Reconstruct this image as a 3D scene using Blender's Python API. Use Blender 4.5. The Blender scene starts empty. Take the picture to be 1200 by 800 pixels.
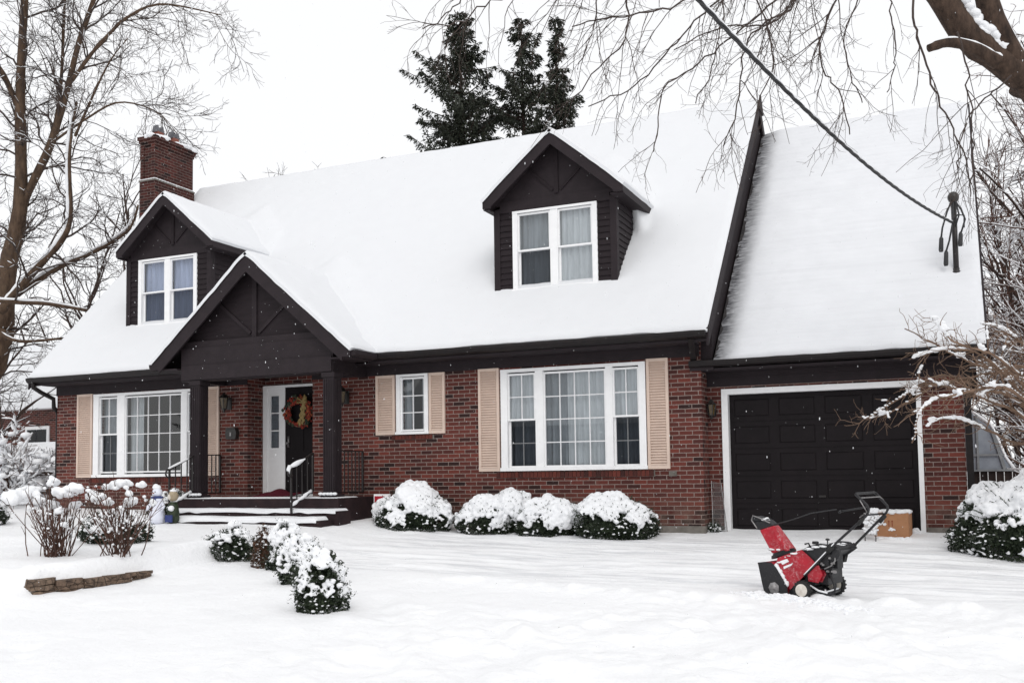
import bpy, math, random
import numpy as np
from mathutils import Vector, Matrix

CAM = {'f': 1173.95834, 'cy': 480.23801, 'yaw': 0.41835, 'pit': 0.06301, 'roll': -0.01439, 'cX': 2.78538, 'cY': -15.28922, 'cZ': 0.9486}
LT = {'A': [(-20.554, 3.659, 5.031), (-20.428, 3.604, 6.636), (-20.047, 3.657, 8.33), (-19.926, 3.495, 11.451), (-19.728, 3.417, 13.859), (-19.474, 3.34, 16.611), (-19.019, 3.257, 20.738)], 'A0': [(-21.622, 3.366, 2.406), (-20.981, 3.556, 3.774), (-20.554, 3.659, 5.031)], 'B': [(-20.098, 3.649, 8.124), (-19.73, 3.757, 8.922), (-19.226, 3.907, 9.993), (-18.771, 4.01, 11.433), (-18.451, 4.069, 12.645), (-18.026, 4.175, 13.832), (-17.316, 4.349, 15.888)], 'C': [(-18.26, 3.687, 11.462), (-17.802, 3.846, 12.109), (-17.348, 4.011, 12.643), (-16.834, 4.206, 13.13), (-15.996, 4.556, 13.455), (-14.564, 5.214, 13.14)], 'D': [(-19.868, 4.194, 9.65), (-19.48, 4.286, 10.813), (-19.306, 4.283, 11.98), (-19.179, 4.226, 13.615), (-18.981, 4.153, 15.951)], 'E': [(-19.794, 2.882, 5.301), (-19.262, 3.072, 5.978), (-18.838, 3.226, 6.48), (-18.309, 3.42, 7.069), (-18.042, 3.496, 7.684), (-18.014, 3.422, 8.944), (-17.941, 3.397, 9.784), (-17.763, 3.412, 10.71)], 'F': [(-19.628, 3.25, 5.815), (-18.996, 3.5, 6.252), (-18.368, 3.754, 6.622), (-17.806, 3.987, 6.86), (-16.903, 4.348, 7.449), (-16.631, 4.423, 8.116)], 'G': [(-19.348, 2.517, 5.521), (-18.854, 2.74, 5.47), (-18.162, 3.052, 5.416), (-17.276, 3.458, 5.228)], 'H': [(-19.322, 2.019, 4.949), (-18.946, 2.209, 4.624), (-18.468, 2.437, 4.404), (-17.492, 2.866, 4.473)], 'I': [(-19.949, 3.525, 10.877), (-20.121, 3.418, 11.316), (-20.409, 3.242, 12.01), (-21.003, 2.912, 12.961), (-21.562, 2.536, 14.807)], 'J': [(-17.838, 3.439, 9.826), (-17.35, 3.58, 10.924), (-16.911, 3.715, 11.802), (-16.485, 3.867, 12.348)], 'K': [(-18.411, 3.196, 9.658), (-17.578, 3.525, 10.264), (-16.752, 3.862, 10.694), (-15.852, 4.282, 10.414), (-15.37, 4.539, 9.787)], 'Lb': [(-20.851, 3.982, 6.391), (-21.661, 3.54, 7.573), (-22.23, 3.157, 9.453), (-22.549, 2.821, 12.265)]}
RT = {'T': [(5.52, -0.86, 0.158), (4.818, -1.811, 3.055), (4.24, -2.477, 4.211), (3.763, -2.854, 5.018), (3.538, -3.195, 5.323), (3.35, -3.31, 5.775), (3.238, -3.389, 6.197), (3.09, -3.542, 7.463)], 'U': [(3.601, -3.157, 5.191), (3.369, -3.274, 5.381), (3.103, -3.408, 5.61), (2.925, -3.505, 5.875), (2.765, -3.596, 6.158), (2.287, -3.841, 6.633), (1.62, -4.171, 7.112), (0.592, -4.626, 7.081), (-0.612, -5.153, 6.96), (-1.817, -5.677, 6.792)], 'V': [(3.338, -3.553, 5.263), (3.093, -3.674, 5.431), (2.861, -3.781, 5.49), (2.658, -3.867, 5.429)], 'W': [(3.566, -2.947, 5.097), (3.758, -2.894, 5.57), (3.911, -2.866, 6.14), (4.209, -2.799, 7.087)]}
DROOP = [[(1.071, -5.272, 6.624), (0.897, -5.322, 6.236), (0.425, -5.497, 5.724), (0.12, -5.625, 5.625), (-0.136, -5.735, 5.568), (-0.399, -5.85, 5.529), (-0.623, -5.946, 5.48)], [(1.426, -4.059, 7.2), (1.056, -4.185, 6.654), (0.389, -4.441, 6.055), (0.153, -4.529, 5.812), (-0.076, -4.611, 5.53), (-0.348, -4.713, 5.249), (-0.659, -4.84, 5.092), (-0.835, -4.914, 5.028)], [(1.782, -4.019, 7.054), (1.591, -4.071, 6.586), (1.097, -4.256, 6.076), (0.607, -4.445, 5.66), (0.252, -4.584, 5.383), (-0.016, -4.687, 5.152), (-0.118, -4.703, 4.73), (-0.171, -4.709, 4.467)], [(1.846, -4.744, 6.661), (1.671, -4.798, 6.311), (1.407, -4.876, 5.743), (0.993, -5.039, 5.441), (0.879, -5.06, 5.002), (0.797, -5.066, 4.563), (0.69, -5.095, 4.301)], [(2.058, -4.281, 6.661), (1.961, -4.299, 6.299), (1.69, -4.382, 5.757), (1.593, -4.4, 5.395), (1.665, -4.349, 5.121), (1.783, -4.284, 4.937), (1.851, -4.226, 4.527)], [(0.001, -5.275, 6.795), (-0.508, -5.48, 6.486), (-0.939, -5.641, 6.041), (-1.354, -5.823, 6.002), (-1.69, -5.963, 5.872), (-1.861, -6.03, 5.739), (-2.236, -6.192, 5.672)], [(2.372, -3.89, 6.494), (2.28, -3.918, 6.31), (2.304, -3.875, 5.845), (2.333, -3.837, 5.474), (2.23, -3.851, 5.011)], [(0.224, -4.676, 7.097), (-0.144, -4.801, 6.537), (-0.375, -4.878, 6.162), (-0.389, -4.858, 5.785), (-0.706, -4.973, 5.412), (-0.997, -5.077, 5.039)], [(2.589, -4.604, 5.836), (2.536, -4.604, 5.492), (2.601, -4.551, 5.146), (2.739, -4.454, 4.627), (2.919, -4.344, 4.193), (3.007, -4.278, 3.804)], [(2.924, -4.52, 5.317), (2.994, -4.474, 5.102), (3.016, -4.435, 4.675), (3.035, -4.391, 4.162), (2.992, -4.375, 3.65)], [(2.279, -3.664, 6.721), (2.185, -3.693, 6.533), (1.906, -3.785, 6.062), (1.8, -3.799, 5.589), (1.952, -3.692, 5.016)], [(-1.32, -5.876, 6.622), (-1.656, -6.017, 6.492), (-1.797, -6.048, 6.043), (-1.971, -6.11, 5.82), (-2.141, -6.177, 5.688)], [(2.117, -3.855, 6.812), (1.932, -3.915, 6.485), (1.405, -4.131, 6.211), (1.046, -4.265, 5.84), (0.615, -4.457, 5.847), (0.088, -4.672, 5.573)], [(3.411, -4.31, 4.825), (3.37, -4.325, 4.783), (3.129, -4.418, 4.574), (2.963, -4.474, 4.322), (2.869, -4.487, 3.898)], [(-0.496, -5.499, 6.754), (-0.599, -5.508, 6.213), (-0.531, -5.453, 5.851), (-0.627, -5.471, 5.491), (-0.762, -5.512, 5.222)], [(0.761, -4.54, 7.084), (0.644, -4.537, 6.29), (0.583, -4.531, 5.823), (0.48, -4.545, 5.356), (0.294, -4.602, 4.984)], [(1.21, -5.071, 6.721), (1.019, -5.103, 5.951), (1.163, -5.009, 5.51), (1.186, -4.968, 5.071), (1.009, -5.017, 4.635)]]
MAPLE = [[(3.973, -0.375, 1.005), (3.593, -0.594, 1.737), (3.091, -0.833, 1.968), (2.587, -1.07, 2.143), (2.063, -1.28, 1.817), (1.592, -1.469, 1.523)], [(3.883, -0.513, 1.451), (3.502, -0.728, 2.124), (3.001, -0.964, 2.298), (2.503, -1.204, 2.584), (2.205, -1.349, 2.755)], [(3.78, -1.892, 1.404), (3.337, -2.121, 1.864), (2.688, -2.403, 1.774), (2.406, -2.518, 1.627), (2.298, -2.539, 1.226)], [(3.699, -1.957, 1.707), (3.259, -2.188, 2.217), (2.806, -2.404, 2.426), (2.63, -2.496, 2.63), (2.559, -2.533, 2.712)], [(3.832, -1.072, 1.218), (3.441, -1.246, 1.224), (3.059, -1.431, 1.444), (2.672, -1.611, 1.557), (2.424, -1.714, 1.454)], [(3.811, -0.533, 2.123), (3.509, -0.675, 2.24), (3.097, -0.851, 2.135), (2.583, -1.073, 2.031), (1.955, -1.326, 1.651), (1.647, -1.459, 1.6)], [(3.805, -1.315, 1.004), (3.538, -1.47, 1.532), (3.162, -1.652, 1.748), (2.785, -1.832, 1.911), (2.451, -1.984, 1.969)], [(3.861, -1.592, 1.722), (3.558, -1.774, 2.396), (3.283, -1.91, 2.606), (3.097, -1.997, 2.66)], [(3.875, -1.25, 1.424), (3.505, -1.444, 1.852), (3.09, -1.662, 2.333), (2.706, -1.837, 2.391), (2.317, -2.003, 2.292)]]
CABLE = [(2.832, 1.12, 4.66), (2.636, 0.306, 4.665), (2.265, -1.233, 4.562), (1.799, -3.17, 4.578), (1.518, -4.338, 4.664), (1.355, -5.013, 4.775), (1.222, -5.564, 4.86), (1.108, -6.038, 4.867), (0.972, -6.605, 4.953), (0.858, -7.076, 4.98), (0.755, -7.506, 5.063), (0.629, -8.028, 5.153)]


PI = math.pi
scene = bpy.context.scene
COL = scene.collection

# ------------------------------------------------------------------ noise
def _hash(ix, iy, iz, seed):
    h = (ix * 374761393 + iy * 668265263 + iz * 2147483647 * 7 + seed * 1274126177) & 0xFFFFFFFF
    h = ((h ^ (h >> 13)) * 1274126177) & 0xFFFFFFFF
    h = (h ^ (h >> 16)) & 0xFFFFFFFF
    return h / 4294967295.0

def vnoise(x, y, z=0.0, seed=0):
    x = np.asarray(x, float); y = np.asarray(y, float); z = np.asarray(z, float) + 0 * x
    xi = np.floor(x).astype(np.int64); yi = np.floor(y).astype(np.int64); zi = np.floor(z).astype(np.int64)
    xf = x - xi; yf = y - yi; zf = z - zi
    u = xf * xf * (3 - 2 * xf); v = yf * yf * (3 - 2 * yf); w = zf * zf * (3 - 2 * zf)
    r = 0
    for dx in (0, 1):
        for dy in (0, 1):
            for dz in (0, 1):
                wt = (u if dx else 1 - u) * (v if dy else 1 - v) * (w if dz else 1 - w)
                r = r + wt * _hash(xi + dx, yi + dy, zi + dz, seed)
    return r * 2 - 1

def fbm(x, y, z=0.0, seed=0, octs=4, gain=.5):
    r = 0; a = 1.0; s = 1.0
    for k in range(octs):
        r = r + a * vnoise(np.asarray(x) * s, np.asarray(y) * s, np.asarray(z) * s, seed + k * 17)
        a *= gain; s *= 2.03
    return r

def sm(t):
    t = np.clip(t, 0, 1)
    return t * t * (3 - 2 * t)

# ------------------------------------------------------------------ terrain
OX = [-60, -14, -9.6, -6.4, -5.6, -4, -2, 1, 4, 60]
OZ = [.36, .33, .26, .21, .12, .05, 0, -.03, -.08, -.1]
def bed(x, y):
    xe = np.interp(y, [-7.6, -7.35, -7.1, -6.3, -5.2], [-6.17, -6.13, -6.05, -6.00, -5.98])
    lip = .065 * np.exp(-((xe - .20 - x) / .16) ** 2)
    return (.19 + lip) * sm((xe - x) / .13) * sm((y + 7.66) / .13) * (1 - sm((y + 5.2) / 1.6))
def ground(x, y):
    x = np.asarray(x, float); y = np.asarray(y, float)
    z = .03 + .06 * np.minimum(y, 1.5) + np.interp(x, OX, OZ)
    z = z + .012 * np.maximum(y - 12, 0)
    z = np.where(y < -17, .03 - .06 * 17 + np.interp(x, OX, OZ), z)
    return z + bed(x, y)
def ground_detail(x, y):
    d = .028 * fbm(x * .55, y * .55, seed=3, octs=4) + .006 * fbm(x * 4, y * 4, seed=9, octs=3)
    # driveway: snow thrown in long ridges parallel to the garage door
    dr = sm((x + 6.4) / 1.2) * sm((4.3 - x) / .6) * sm((y + 4.9) / .5) * sm((-.15 - y) / .4)
    wob = y * 6.2 + .9 * vnoise(x * .35, y * .4, seed=21) + .25 * x * .3
    ridge = np.sin(wob * 1.7) * .5 + np.sin(wob * 4.1 + 1.3) * .35
    d = d * (1 - .5 * dr) + dr * (.016 * ridge * (.5 + .5 * vnoise(x * .5, y * 3, seed=22)) + .016 * fbm(x * .9, y * 6, seed=23, octs=4)) - .03 * dr
    # spill along the cleared edge
    ed = np.exp(-((y + 5.25 + .25 * vnoise(x * .8, 0 * x, seed=31)) / .22) ** 2) * sm((x + 3.5) / 1.5) * sm((4.4 - x) / .4)
    d = d + ed * (.035 + .05 * np.abs(fbm(x * 3.3, y * 3.3, seed=33, octs=4)))
    lump = sm((x + 1.2) / 1.2) * sm((-5.2 - y) / .4) * sm((y + 7.6) / 1.8)
    d = d + lump * .036 * np.abs(fbm(x * 3.6, y * 3.6, seed=41, octs=4))
    # footprints and dents on the lower slope
    tr = sm((x + 3.0) / .8) * sm((-5.9 - y) / .8)
    d = d + tr * (.034 * fbm(x * 2.2 + y, y * 2.2, seed=51, octs=4) +   .022 * np.maximum(0, fbm(x * 6, y * 6, seed=57, octs=3)))
    for (a, b, c_, wd) in [(-3.0, -5.8, -.6, .13), (-1.85, -5.8, .4, .12), (.4, -5.8, .4, .11), (1.4, -5.8, .4, .11)]:
        xx = a + (y - b) * (-.62)
        t_ = np.exp(-((x - xx) / wd) ** 2) * sm((-5.8 - y) / .6)
        d = d - .034 * t_ * (.7 + .5 * vnoise(x * 3, y * 3, seed=88)) + .014 * np.exp(-((x - xx - wd * 2.1) / wd) ** 2) * sm((-5.8 - y) / .6)
    # a few old footprints and dimples
    for (fx, fy) in [(-4.4, -9.2), (-4.15, -9.45), (-4.7, -9.35), (.6, -7.9), (.95, -8.3), (1.5, -7.6), (2.1, -6.6), (2.5, -6.9), (-.9, -6.7), (-6.0, -2.7), (-5.6, -2.9), (-1.0, -8.5), (2.4, -7.6)]:
        d = d - .028 * np.exp(-(((x - fx) / .075) ** 2 + ((y - fy) / .13) ** 2) ** 1.5)
    return d
def gz(x, y):
    return float(ground(x, y) + ground_detail(x, y))

# ------------------------------------------------------------------ mesh builder
class MB:
    def __init__(s):
        s.V = []; s.Q = []; s.T = []; s.N = []; s.n = 0
    def raw(s, verts, quads=None, tris=None, ngons=None):
        verts = np.asarray(verts, float).reshape(-1, 3)
        if quads is not None and len(quads): s.Q.append(np.asarray(quads, np.int64) + s.n)
        if tris is not None and len(tris): s.T.append(np.asarray(tris, np.int64) + s.n)
        if ngons:
            for g_ in ngons: s.N.append([i + s.n for i in g_])
        s.V.append(verts); s.n += len(verts)
        return s
    def box(s, x0, x1, y0, y1, z0, z1, mat=None):
        v = [(x, y, z) for x in (x0, x1) for y in (y0, y1) for z in (z0, z1)]
        q = [(0, 1, 3, 2), (4, 6, 7, 5), (0, 4, 5, 1), (2, 3, 7, 6), (0, 2, 6, 4), (1, 5, 7, 3)]
        if mat is not None: v = [tuple(mat @ Vector(p)) for p in v]
        return s.raw(v, q)
    def prism(s, poly, d, axis='y', o=0.0):
        """polygon in the plane across `axis`, thickness from o to o+d"""
        n = len(poly); v = []
        for k in (o, o + d):
            for a, b in poly:
                v.append({'y': (a, k, b), 'x': (k, a, b), 'z': (a, b, k)}[axis])
        q = [(i, (i + 1) % n, n + (i + 1) % n, n + i) for i in range(n)]
        return s.raw(v, q, ngons=[list(range(n))[::-1], list(range(n, 2 * n))])
    def hexa(s, a, b):
        """a, b: two quads (4 points each) joined"""
        v = list(a) + list(b)
        return s.raw(v, [(3, 2, 1, 0), (4, 5, 6, 7)] + [(i, (i + 1) % 4, 4 + (i + 1) % 4, 4 + i) for i in range(4)])
    def tube(s, P, R, sides=6, cap=True):
        P = np.asarray(P, float); n = len(P); R = np.broadcast_to(np.asarray(R, float), (n,))
        T = np.gradient(P, axis=0); T /= (np.linalg.norm(T, axis=1, keepdims=True) + 1e-12)
        ref = np.array([.31, .17, .93]) if abs(T[:, 2]).mean() < .8 else np.array([.93, .31, .1])
        A = np.cross(T, ref); A /= (np.linalg.norm(A, axis=1, keepdims=True) + 1e-12)
        B = np.cross(T, A)
        th = np.arange(sides) * 2 * PI / sides
        V = P[:, None, :] + R[:, None, None] * (A[:, None, :] * np.cos(th)[None, :, None] + B[:, None, :] * np.sin(th)[None, :, None])
        i = np.arange(n - 1)[:, None] * sides; j = np.arange(sides)[None, :]; j2 = (j + 1) % sides
        q = np.stack([i + j, i + j2, i + sides + j2, i + sides + j], -1).reshape(-1, 4)
        ng = [list(range(sides))[::-1], [(n - 1) * sides + k for k in range(sides)]] if cap else None
        return s.raw(V.reshape(-1, 3), q, ngons=ng)
    def bar(s, a, b, w, h=None):
        """rectangular bar between two points"""
        h = h or w; a = Vector(a); b = Vector(b); t = (b - a).normalized()
        u = t.cross(Vector((0, 0, 1)));
        if u.length < .01: u = Vector((1, 0, 0))
        u.normalize(); v = u.cross(t).normalized(); u = u * w / 2; v = v * h / 2
        return s.hexa([a - u - v, a + u - v, a + u + v, a - u + v], [b - u - v, b + u - v, b + u + v, b - u + v])
    _bc = {}
    def ball(s, c, r, seed=0, amp=.15, seg=8, rings=6, squash=1.0):
        key = (int(seed) % 24, amp, seg, rings)
        if key not in MB._bc:
            th = np.linspace(0, PI, rings + 1)[1:-1]; ph = np.arange(seg) * 2 * PI / seg; sd = key[0]
            d = np.stack([np.sin(th)[:, None] * np.cos(ph)[None], np.sin(th)[:, None] * np.sin(ph)[None], np.cos(th)[:, None] + 0 * ph[None]], -1).reshape(-1, 3)
            d = np.vstack([d, [[0, 0, 1], [0, 0, -1]]])
            if amp: d = d * (1 + amp * vnoise(d[:, 0] * 1.7 + sd * 3.1, d[:, 1] * 1.7 + sd, d[:, 2] * 1.7, seed=sd))[:, None]
            m = rings - 1
            q = [(a * seg + b, (a + 1) * seg + b, (a + 1) * seg + (b + 1) % seg, a * seg + (b + 1) % seg) for a in range(m - 1) for b in range(seg)]
            t = []
            for b in range(seg):
                t.append((m * seg, b, (b + 1) % seg)); t.append((m * seg + 1, (m - 1) * seg + (b + 1) % seg, (m - 1) * seg + b))
            MB._bc[key] = (d, np.array(q).reshape(-1, 4), np.array(t))
        d, q, t = MB._bc[key]
        return s.raw(np.asarray(c, float) + d * np.broadcast_to(np.asarray(r, float), (3,)), q, t)
    def tubes(s, polys, sides=3):
        """many uncapped tubes at once, grouped by length"""
        by = {}
        for P, R in polys: by.setdefault(len(P), []).append((P, R))
        th = np.arange(sides) * 2 * PI / sides
        for n, L in by.items():
            P = np.array([p for p, _ in L]); R = np.array([r for _, r in L])
            T = np.gradient(P, axis=1); T /= (np.linalg.norm(T, axis=2, keepdims=True) + 1e-12)
            A = np.cross(T, np.array([.31, .17, .93])); A /= (np.linalg.norm(A, axis=2, keepdims=True) + 1e-9); B = np.cross(T, A)
            V = P[:, :, None, :] + R[:, :, None, None] * (A[:, :, None, :] * np.cos(th)[None, None, :, None] + B[:, :, None, :] * np.sin(th)[None, None, :, None])
            i = np.arange(n - 1)[:, None] * sides; j = np.arange(sides)[None]; j2 = (j + 1) % sides
            q = np.stack([i + j, i + j2, i + sides + j2, i + sides + j], -1).reshape(-1, 4)
            q = (q[None] + (np.arange(len(L)) * n * sides)[:, None, None]).reshape(-1, 4)
            s.raw(V.reshape(-1, 3), q)
        return s
    def lathe(s, prof, c=(0, 0, 0), seg=16, mat=None):
        ph = np.arange(seg) * 2 * PI / seg; prof = np.asarray(prof, float); n = len(prof)
        V = np.stack([prof[:, 0:1] * np.cos(ph), prof[:, 0:1] * np.sin(ph), prof[:, 1:2] + 0 * ph], -1).reshape(-1, 3)
        if mat is not None:
            M = np.array(mat.to_3x3()); V = V @ M.T
        V = V + np.asarray(c, float)
        i = np.arange(n - 1)[:, None] * seg; j = np.arange(seg)[None]; j2 = (j + 1) % seg
        q = np.stack([i + j, i + j2, i + seg + j2, i + seg + j], -1).reshape(-1, 4)
        return s.raw(V, q, ngons=[list(range(seg))[::-1], [(n - 1) * seg + k for k in range(seg)]])
    def mesh(s, name):
        me = bpy.data.meshes.new(name)
        V = np.vstack(s.V) if s.V else np.zeros((0, 3))
        loops = []; starts = []; pos = 0
        for arr, k in ((s.Q, 4), (s.T, 3)):
            if arr:
                a = np.vstack(arr); loops.append(a.reshape(-1)); starts.append(pos + np.arange(len(a)) * k); pos += a.size
        if s.N:
            st = []
            fl = []
            for g_ in s.N: st.append(pos + len(fl)); fl += g_
            loops.append(np.array(fl)); starts.append(np.array(st)); pos += len(fl)
        L = np.concatenate(loops).astype(np.int32); S = np.concatenate(starts).astype(np.int32)
        me.vertices.add(len(V)); me.vertices.foreach_set('co', V.astype(np.float32).reshape(-1))
        me.loops.add(len(L)); me.loops.foreach_set('vertex_index', L)
        me.polygons.add(len(S)); me.polygons.foreach_set('loop_start', S)
        me.update(calc_edges=True); me.validate()
        return me
    def build(s, name, mat, parent=None, smooth=False, uv=False, weld=False, **kw):
        me = s.mesh(name); me.materials.append(mat)
        fix = True
        me.polygons.foreach_set('use_smooth', np.full(len(me.polygons), bool(smooth)))
        if uv: boxuv(me)
        o = bpy.data.objects.new(name, me); COL.objects.link(o)
        if parent is not None:
            o.parent = parent
            o.matrix_parent_inverse = world_inv(parent)
        for k, v in kw.items(): o[k] = v
        return o

def world_inv(o):
    # meshes are built in world coordinates: only a top-level Empty has a transform of its own
    return o.matrix_basis.inverted() if o.parent is None else Matrix.Identity(4)

def boxuv(me):
    uvl = me.uv_layers.new(name='box')
    n = len(me.loops); vi = np.empty(n, np.int32); me.loops.foreach_get('vertex_index', vi)
    co = np.empty(len(me.vertices) * 3, np.float32); me.vertices.foreach_get('co', co); co = co.reshape(-1, 3)
    m = len(me.polygons); st = np.empty(m, np.int32); me.polygons.foreach_get('loop_start', st)
    tot = np.empty(m, np.int32); me.polygons.foreach_get('loop_total', tot)
    nr = np.empty(m * 3, np.float32); me.polygons.foreach_get('normal', nr); nr = nr.reshape(-1, 3)
    ax = np.abs(nr).argmax(1); axl = np.repeat(ax, tot)
    c = co[vi]
    u = np.where(axl == 0, c[:, 1] + .11, c[:, 0]); v = np.where(axl == 2, c[:, 1], c[:, 2])
    uvl.data.foreach_set('uv', np.stack([u, v], -1).astype(np.float32).reshape(-1))

def empty(name, loc, label=None, cat=None, group=None, rz=0.0):
    o = bpy.data.objects.new(name, None); COL.objects.link(o); o.location = loc; o.rotation_euler = (0, 0, rz)
    o.empty_display_size = .1
    return tag(o, label, cat, group)
def tag(o, label=None, cat=None, group=None, kind=None):
    if label: o['label'] = label
    if cat: o['category'] = cat
    if group: o['group'] = group
    if kind: o['kind'] = kind
    return o

# ------------------------------------------------------------------ materials
class NT:
    def __init__(s, name):
        s.m = bpy.data.materials.new(name); s.m.use_nodes = True; s.t = s.m.node_tree
        s.b = s.t.nodes['Principled BSDF']; s.out = s.t.nodes['Material Output']
    def n(s, typ, **kw):
        nd = s.t.nodes.new(typ)
        for k, v in kw.items():
            if k.startswith('i_'):
                key = k[2:]; key = int(key) if key.isdigit() else key.replace('_', ' ')
                nd.inputs[key].default_value = v
            else: setattr(nd, k, v)
        return nd
    def l(s, a, b): s.t.links.new(a, b)
    def coord(s, kind='Object', scale=(1, 1, 1)):
        c = s.n('ShaderNodeTexCoord'); mp = s.n('ShaderNodeMapping'); mp.inputs['Scale'].default_value = scale
        s.l(c.outputs[kind], mp.inputs['Vector']); return mp.outputs['Vector']
    def noise(s, vec, scale, detail=4, rough=.55, out='Fac'):
        nd = s.n('ShaderNodeTexNoise'); nd.inputs['Scale'].default_value = scale; nd.inputs['Detail'].default_value = detail
        nd.inputs['Roughness'].default_value = rough; s.l(vec, nd.inputs['Vector']); return nd.outputs[out]
    def ramp(s, fac, stops):
        r = s.n('ShaderNodeValToRGB'); el = r.color_ramp.elements
        el[0].position = stops[0][0]; el[0].color = (*stops[0][1], 1); el[1].position = stops[1][0]; el[1].color = (*stops[1][1], 1)
        for p, c in stops[2:]:
            e = el.new(p); e.color = (*c, 1)
        s.l(fac, r.inputs['Fac']); return r.outputs['Color']
    def mix(s, fac, a, b, mode='MIX'):
        m = s.n('ShaderNodeMix', data_type='RGBA', blend_type=mode)
        for sock, val in ((m.inputs[0], fac), (m.inputs[6], a), (m.inputs[7], b)):
            if hasattr(val, 'is_linked') or hasattr(val, 'links'): s.l(val, sock)
            else: sock.default_value = val if not isinstance(val, tuple) else (*val, 1)[:4]
        return m.outputs[2]
    def math(s, op, a, b=0.0):
        m = s.n('ShaderNodeMath', operation=op)
        for sock, val in ((m.inputs[0], a), (m.inputs[1], b)):
            if hasattr(val, 'links'): s.l(val, sock)
            else: sock.default_value = val
        return m.outputs[0]
    def bump(s, h, strength=.3, dist=.01, normal=None):
        b = s.n('ShaderNodeBump'); b.inputs['Strength'].default_value = strength; b.inputs['Distance'].default_value = dist
        s.l(h, b.inputs['Height'])
        if normal is not None: s.l(normal, b.inputs['Normal'])
        return b.outputs['Normal']
    def fin(s, col=None, rough=.6, normal=None, spec=.5, metal=0.0, **kw):
        if col is not None:
            if hasattr(col, 'links'): s.l(col, s.b.inputs['Base Color'])
            else: s.b.inputs['Base Color'].default_value = (*col, 1)
        if hasattr(rough, 'links'): s.l(rough, s.b.inputs['Roughness'])
        else: s.b.inputs['Roughness'].default_value = rough
        s.b.inputs['Specular IOR Level'].default_value = spec; s.b.inputs['Metallic'].default_value = metal
        if normal is not None: s.l(normal, s.b.inputs['Normal'])
        for k, v in kw.items(): s.b.inputs[k.replace('_', ' ')].default_value = v
        return s.m

def mat_plain(name, c0, c1=None, rough=.6, scale=12, bump=.15, spec=.4, metal=0, dist=.004, stretch=(1, 1, 1)):
    t = NT(name); v = t.coord('Object', stretch)
    c1 = c1 or tuple(x * .75 for x in c0)
    col = t.ramp(t.noise(v, scale, 5), [(.3, c1), (.7, c0)])
    nb = t.bump(t.noise(v, scale * 6, 4), bump, dist)
    return t.fin(col, rough, nb, spec, metal)

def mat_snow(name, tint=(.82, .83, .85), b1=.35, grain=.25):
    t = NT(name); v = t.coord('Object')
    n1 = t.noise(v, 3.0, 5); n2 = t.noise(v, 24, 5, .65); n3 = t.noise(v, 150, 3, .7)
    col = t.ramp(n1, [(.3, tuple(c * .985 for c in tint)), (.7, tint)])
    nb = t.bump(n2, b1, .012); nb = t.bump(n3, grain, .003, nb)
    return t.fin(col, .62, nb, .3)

def mat_brick(name, dark=0.0):
    t = NT(name)
    c = t.n('ShaderNodeTexCoord')
    nz = t.n('ShaderNodeTexNoise'); nz.inputs['Scale'].default_value = 18; nz.inputs['Detail'].default_value = 2
    t.l(c.outputs['UV'], nz.inputs['Vector'])
    off = t.n('ShaderNodeVectorMath', operation='MULTIPLY_ADD'); off.inputs[1].default_value = (.006, .006, 0)
    t.l(nz.outputs['Color'], off.inputs[0]); t.l(c.outputs['UV'], off.inputs[2])
    vec = off.outputs[0]
    br = t.n('ShaderNodeTexBrick'); br.offset = .5; br.squash = 1
    br.inputs['Scale'].default_value = 1; br.inputs['Mortar Size'].default_value = .0058; br.inputs['Mortar Smooth'].default_value = .15
    br.inputs['Brick Width'].default_value = .213; br.inputs['Row Height'].default_value = .0683; br.inputs['Bias'].default_value = 0
    br.inputs['Color1'].default_value = (0, 0, 0, 1); br.inputs['Color2'].default_value = (1, 1, 1, 1); br.inputs['Mortar'].default_value = (.5, .5, .5, 1)
    t.l(vec, br.inputs['Vector'])
    bc = t.ramp(br.outputs['Color'], [(.0, (.026, .013, .013)), (1.0, (.178, .046, .034)), (.08, (.036, .016, .0145)), (.17, (.078, .025, .022)), (.5, (.110, .032, .025)), (.8, (.138, .038, .030))])
    obj = t.coord('Object')
    soot = t.noise(obj, 1.3, 4); grain = t.noise(obj, 60, 4, .7)
    bc = t.mix(.35, bc, t.ramp(grain, [(.3, (.35, .33, .33)), (.75, (1.25, 1.2, 1.15))]), 'MULTIPLY')
    bc = t.mix(.5, bc, t.ramp(soot, [(.25, (.62, .6, .62)), (.7, (1.1, 1.05, 1.05))]), 'MULTIPLY')
    mort = t.ramp(t.noise(obj, 25, 3), [(.3, (.185, .14, .125)), (.7, (.33, .265, .235))])
    col = t.mix(br.outputs['Fac'], bc, mort)
    sp = t.n('ShaderNodeSeparateXYZ'); t.l(obj, sp.inputs[0]); lo = t.n('ShaderNodeMapRange', interpolation_type='SMOOTHSTEP', i_1=.75, i_2=.05); t.l(sp.outputs[2], lo.inputs[0])
    bl = t.n('ShaderNodeMapRange', i_1=.38, i_2=.68); t.l(t.noise(obj, 5, 6, .7), bl.inputs[0])
    col = t.mix(t.math('MULTIPLY', t.math('MULTIPLY', lo.outputs[0], bl.outputs[0]), .55), col, (.20, .145, .115))
    ef = t.n('ShaderNodeMapRange', i_1=.60, i_2=.80); t.l(t.noise(obj, 2.2, 7, .72), ef.inputs[0])
    col = t.mix(t.math('MULTIPLY', ef.outputs[0], .22), col, (.30, .22, .19))
    if dark: col = t.mix(dark, col, t.ramp(t.noise(obj, 3.5, 5), [(.35, (.03, .022, .024)), (.65, (.3, .2, .18))]), 'MULTIPLY')
    h = t.math('SUBTRACT', 1.0, br.outputs['Fac'])
    nb = t.bump(h, .5, .006); nb = t.bump(grain, .25, .004, nb)
    return t.fin(col, .82, nb, .25)

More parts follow.
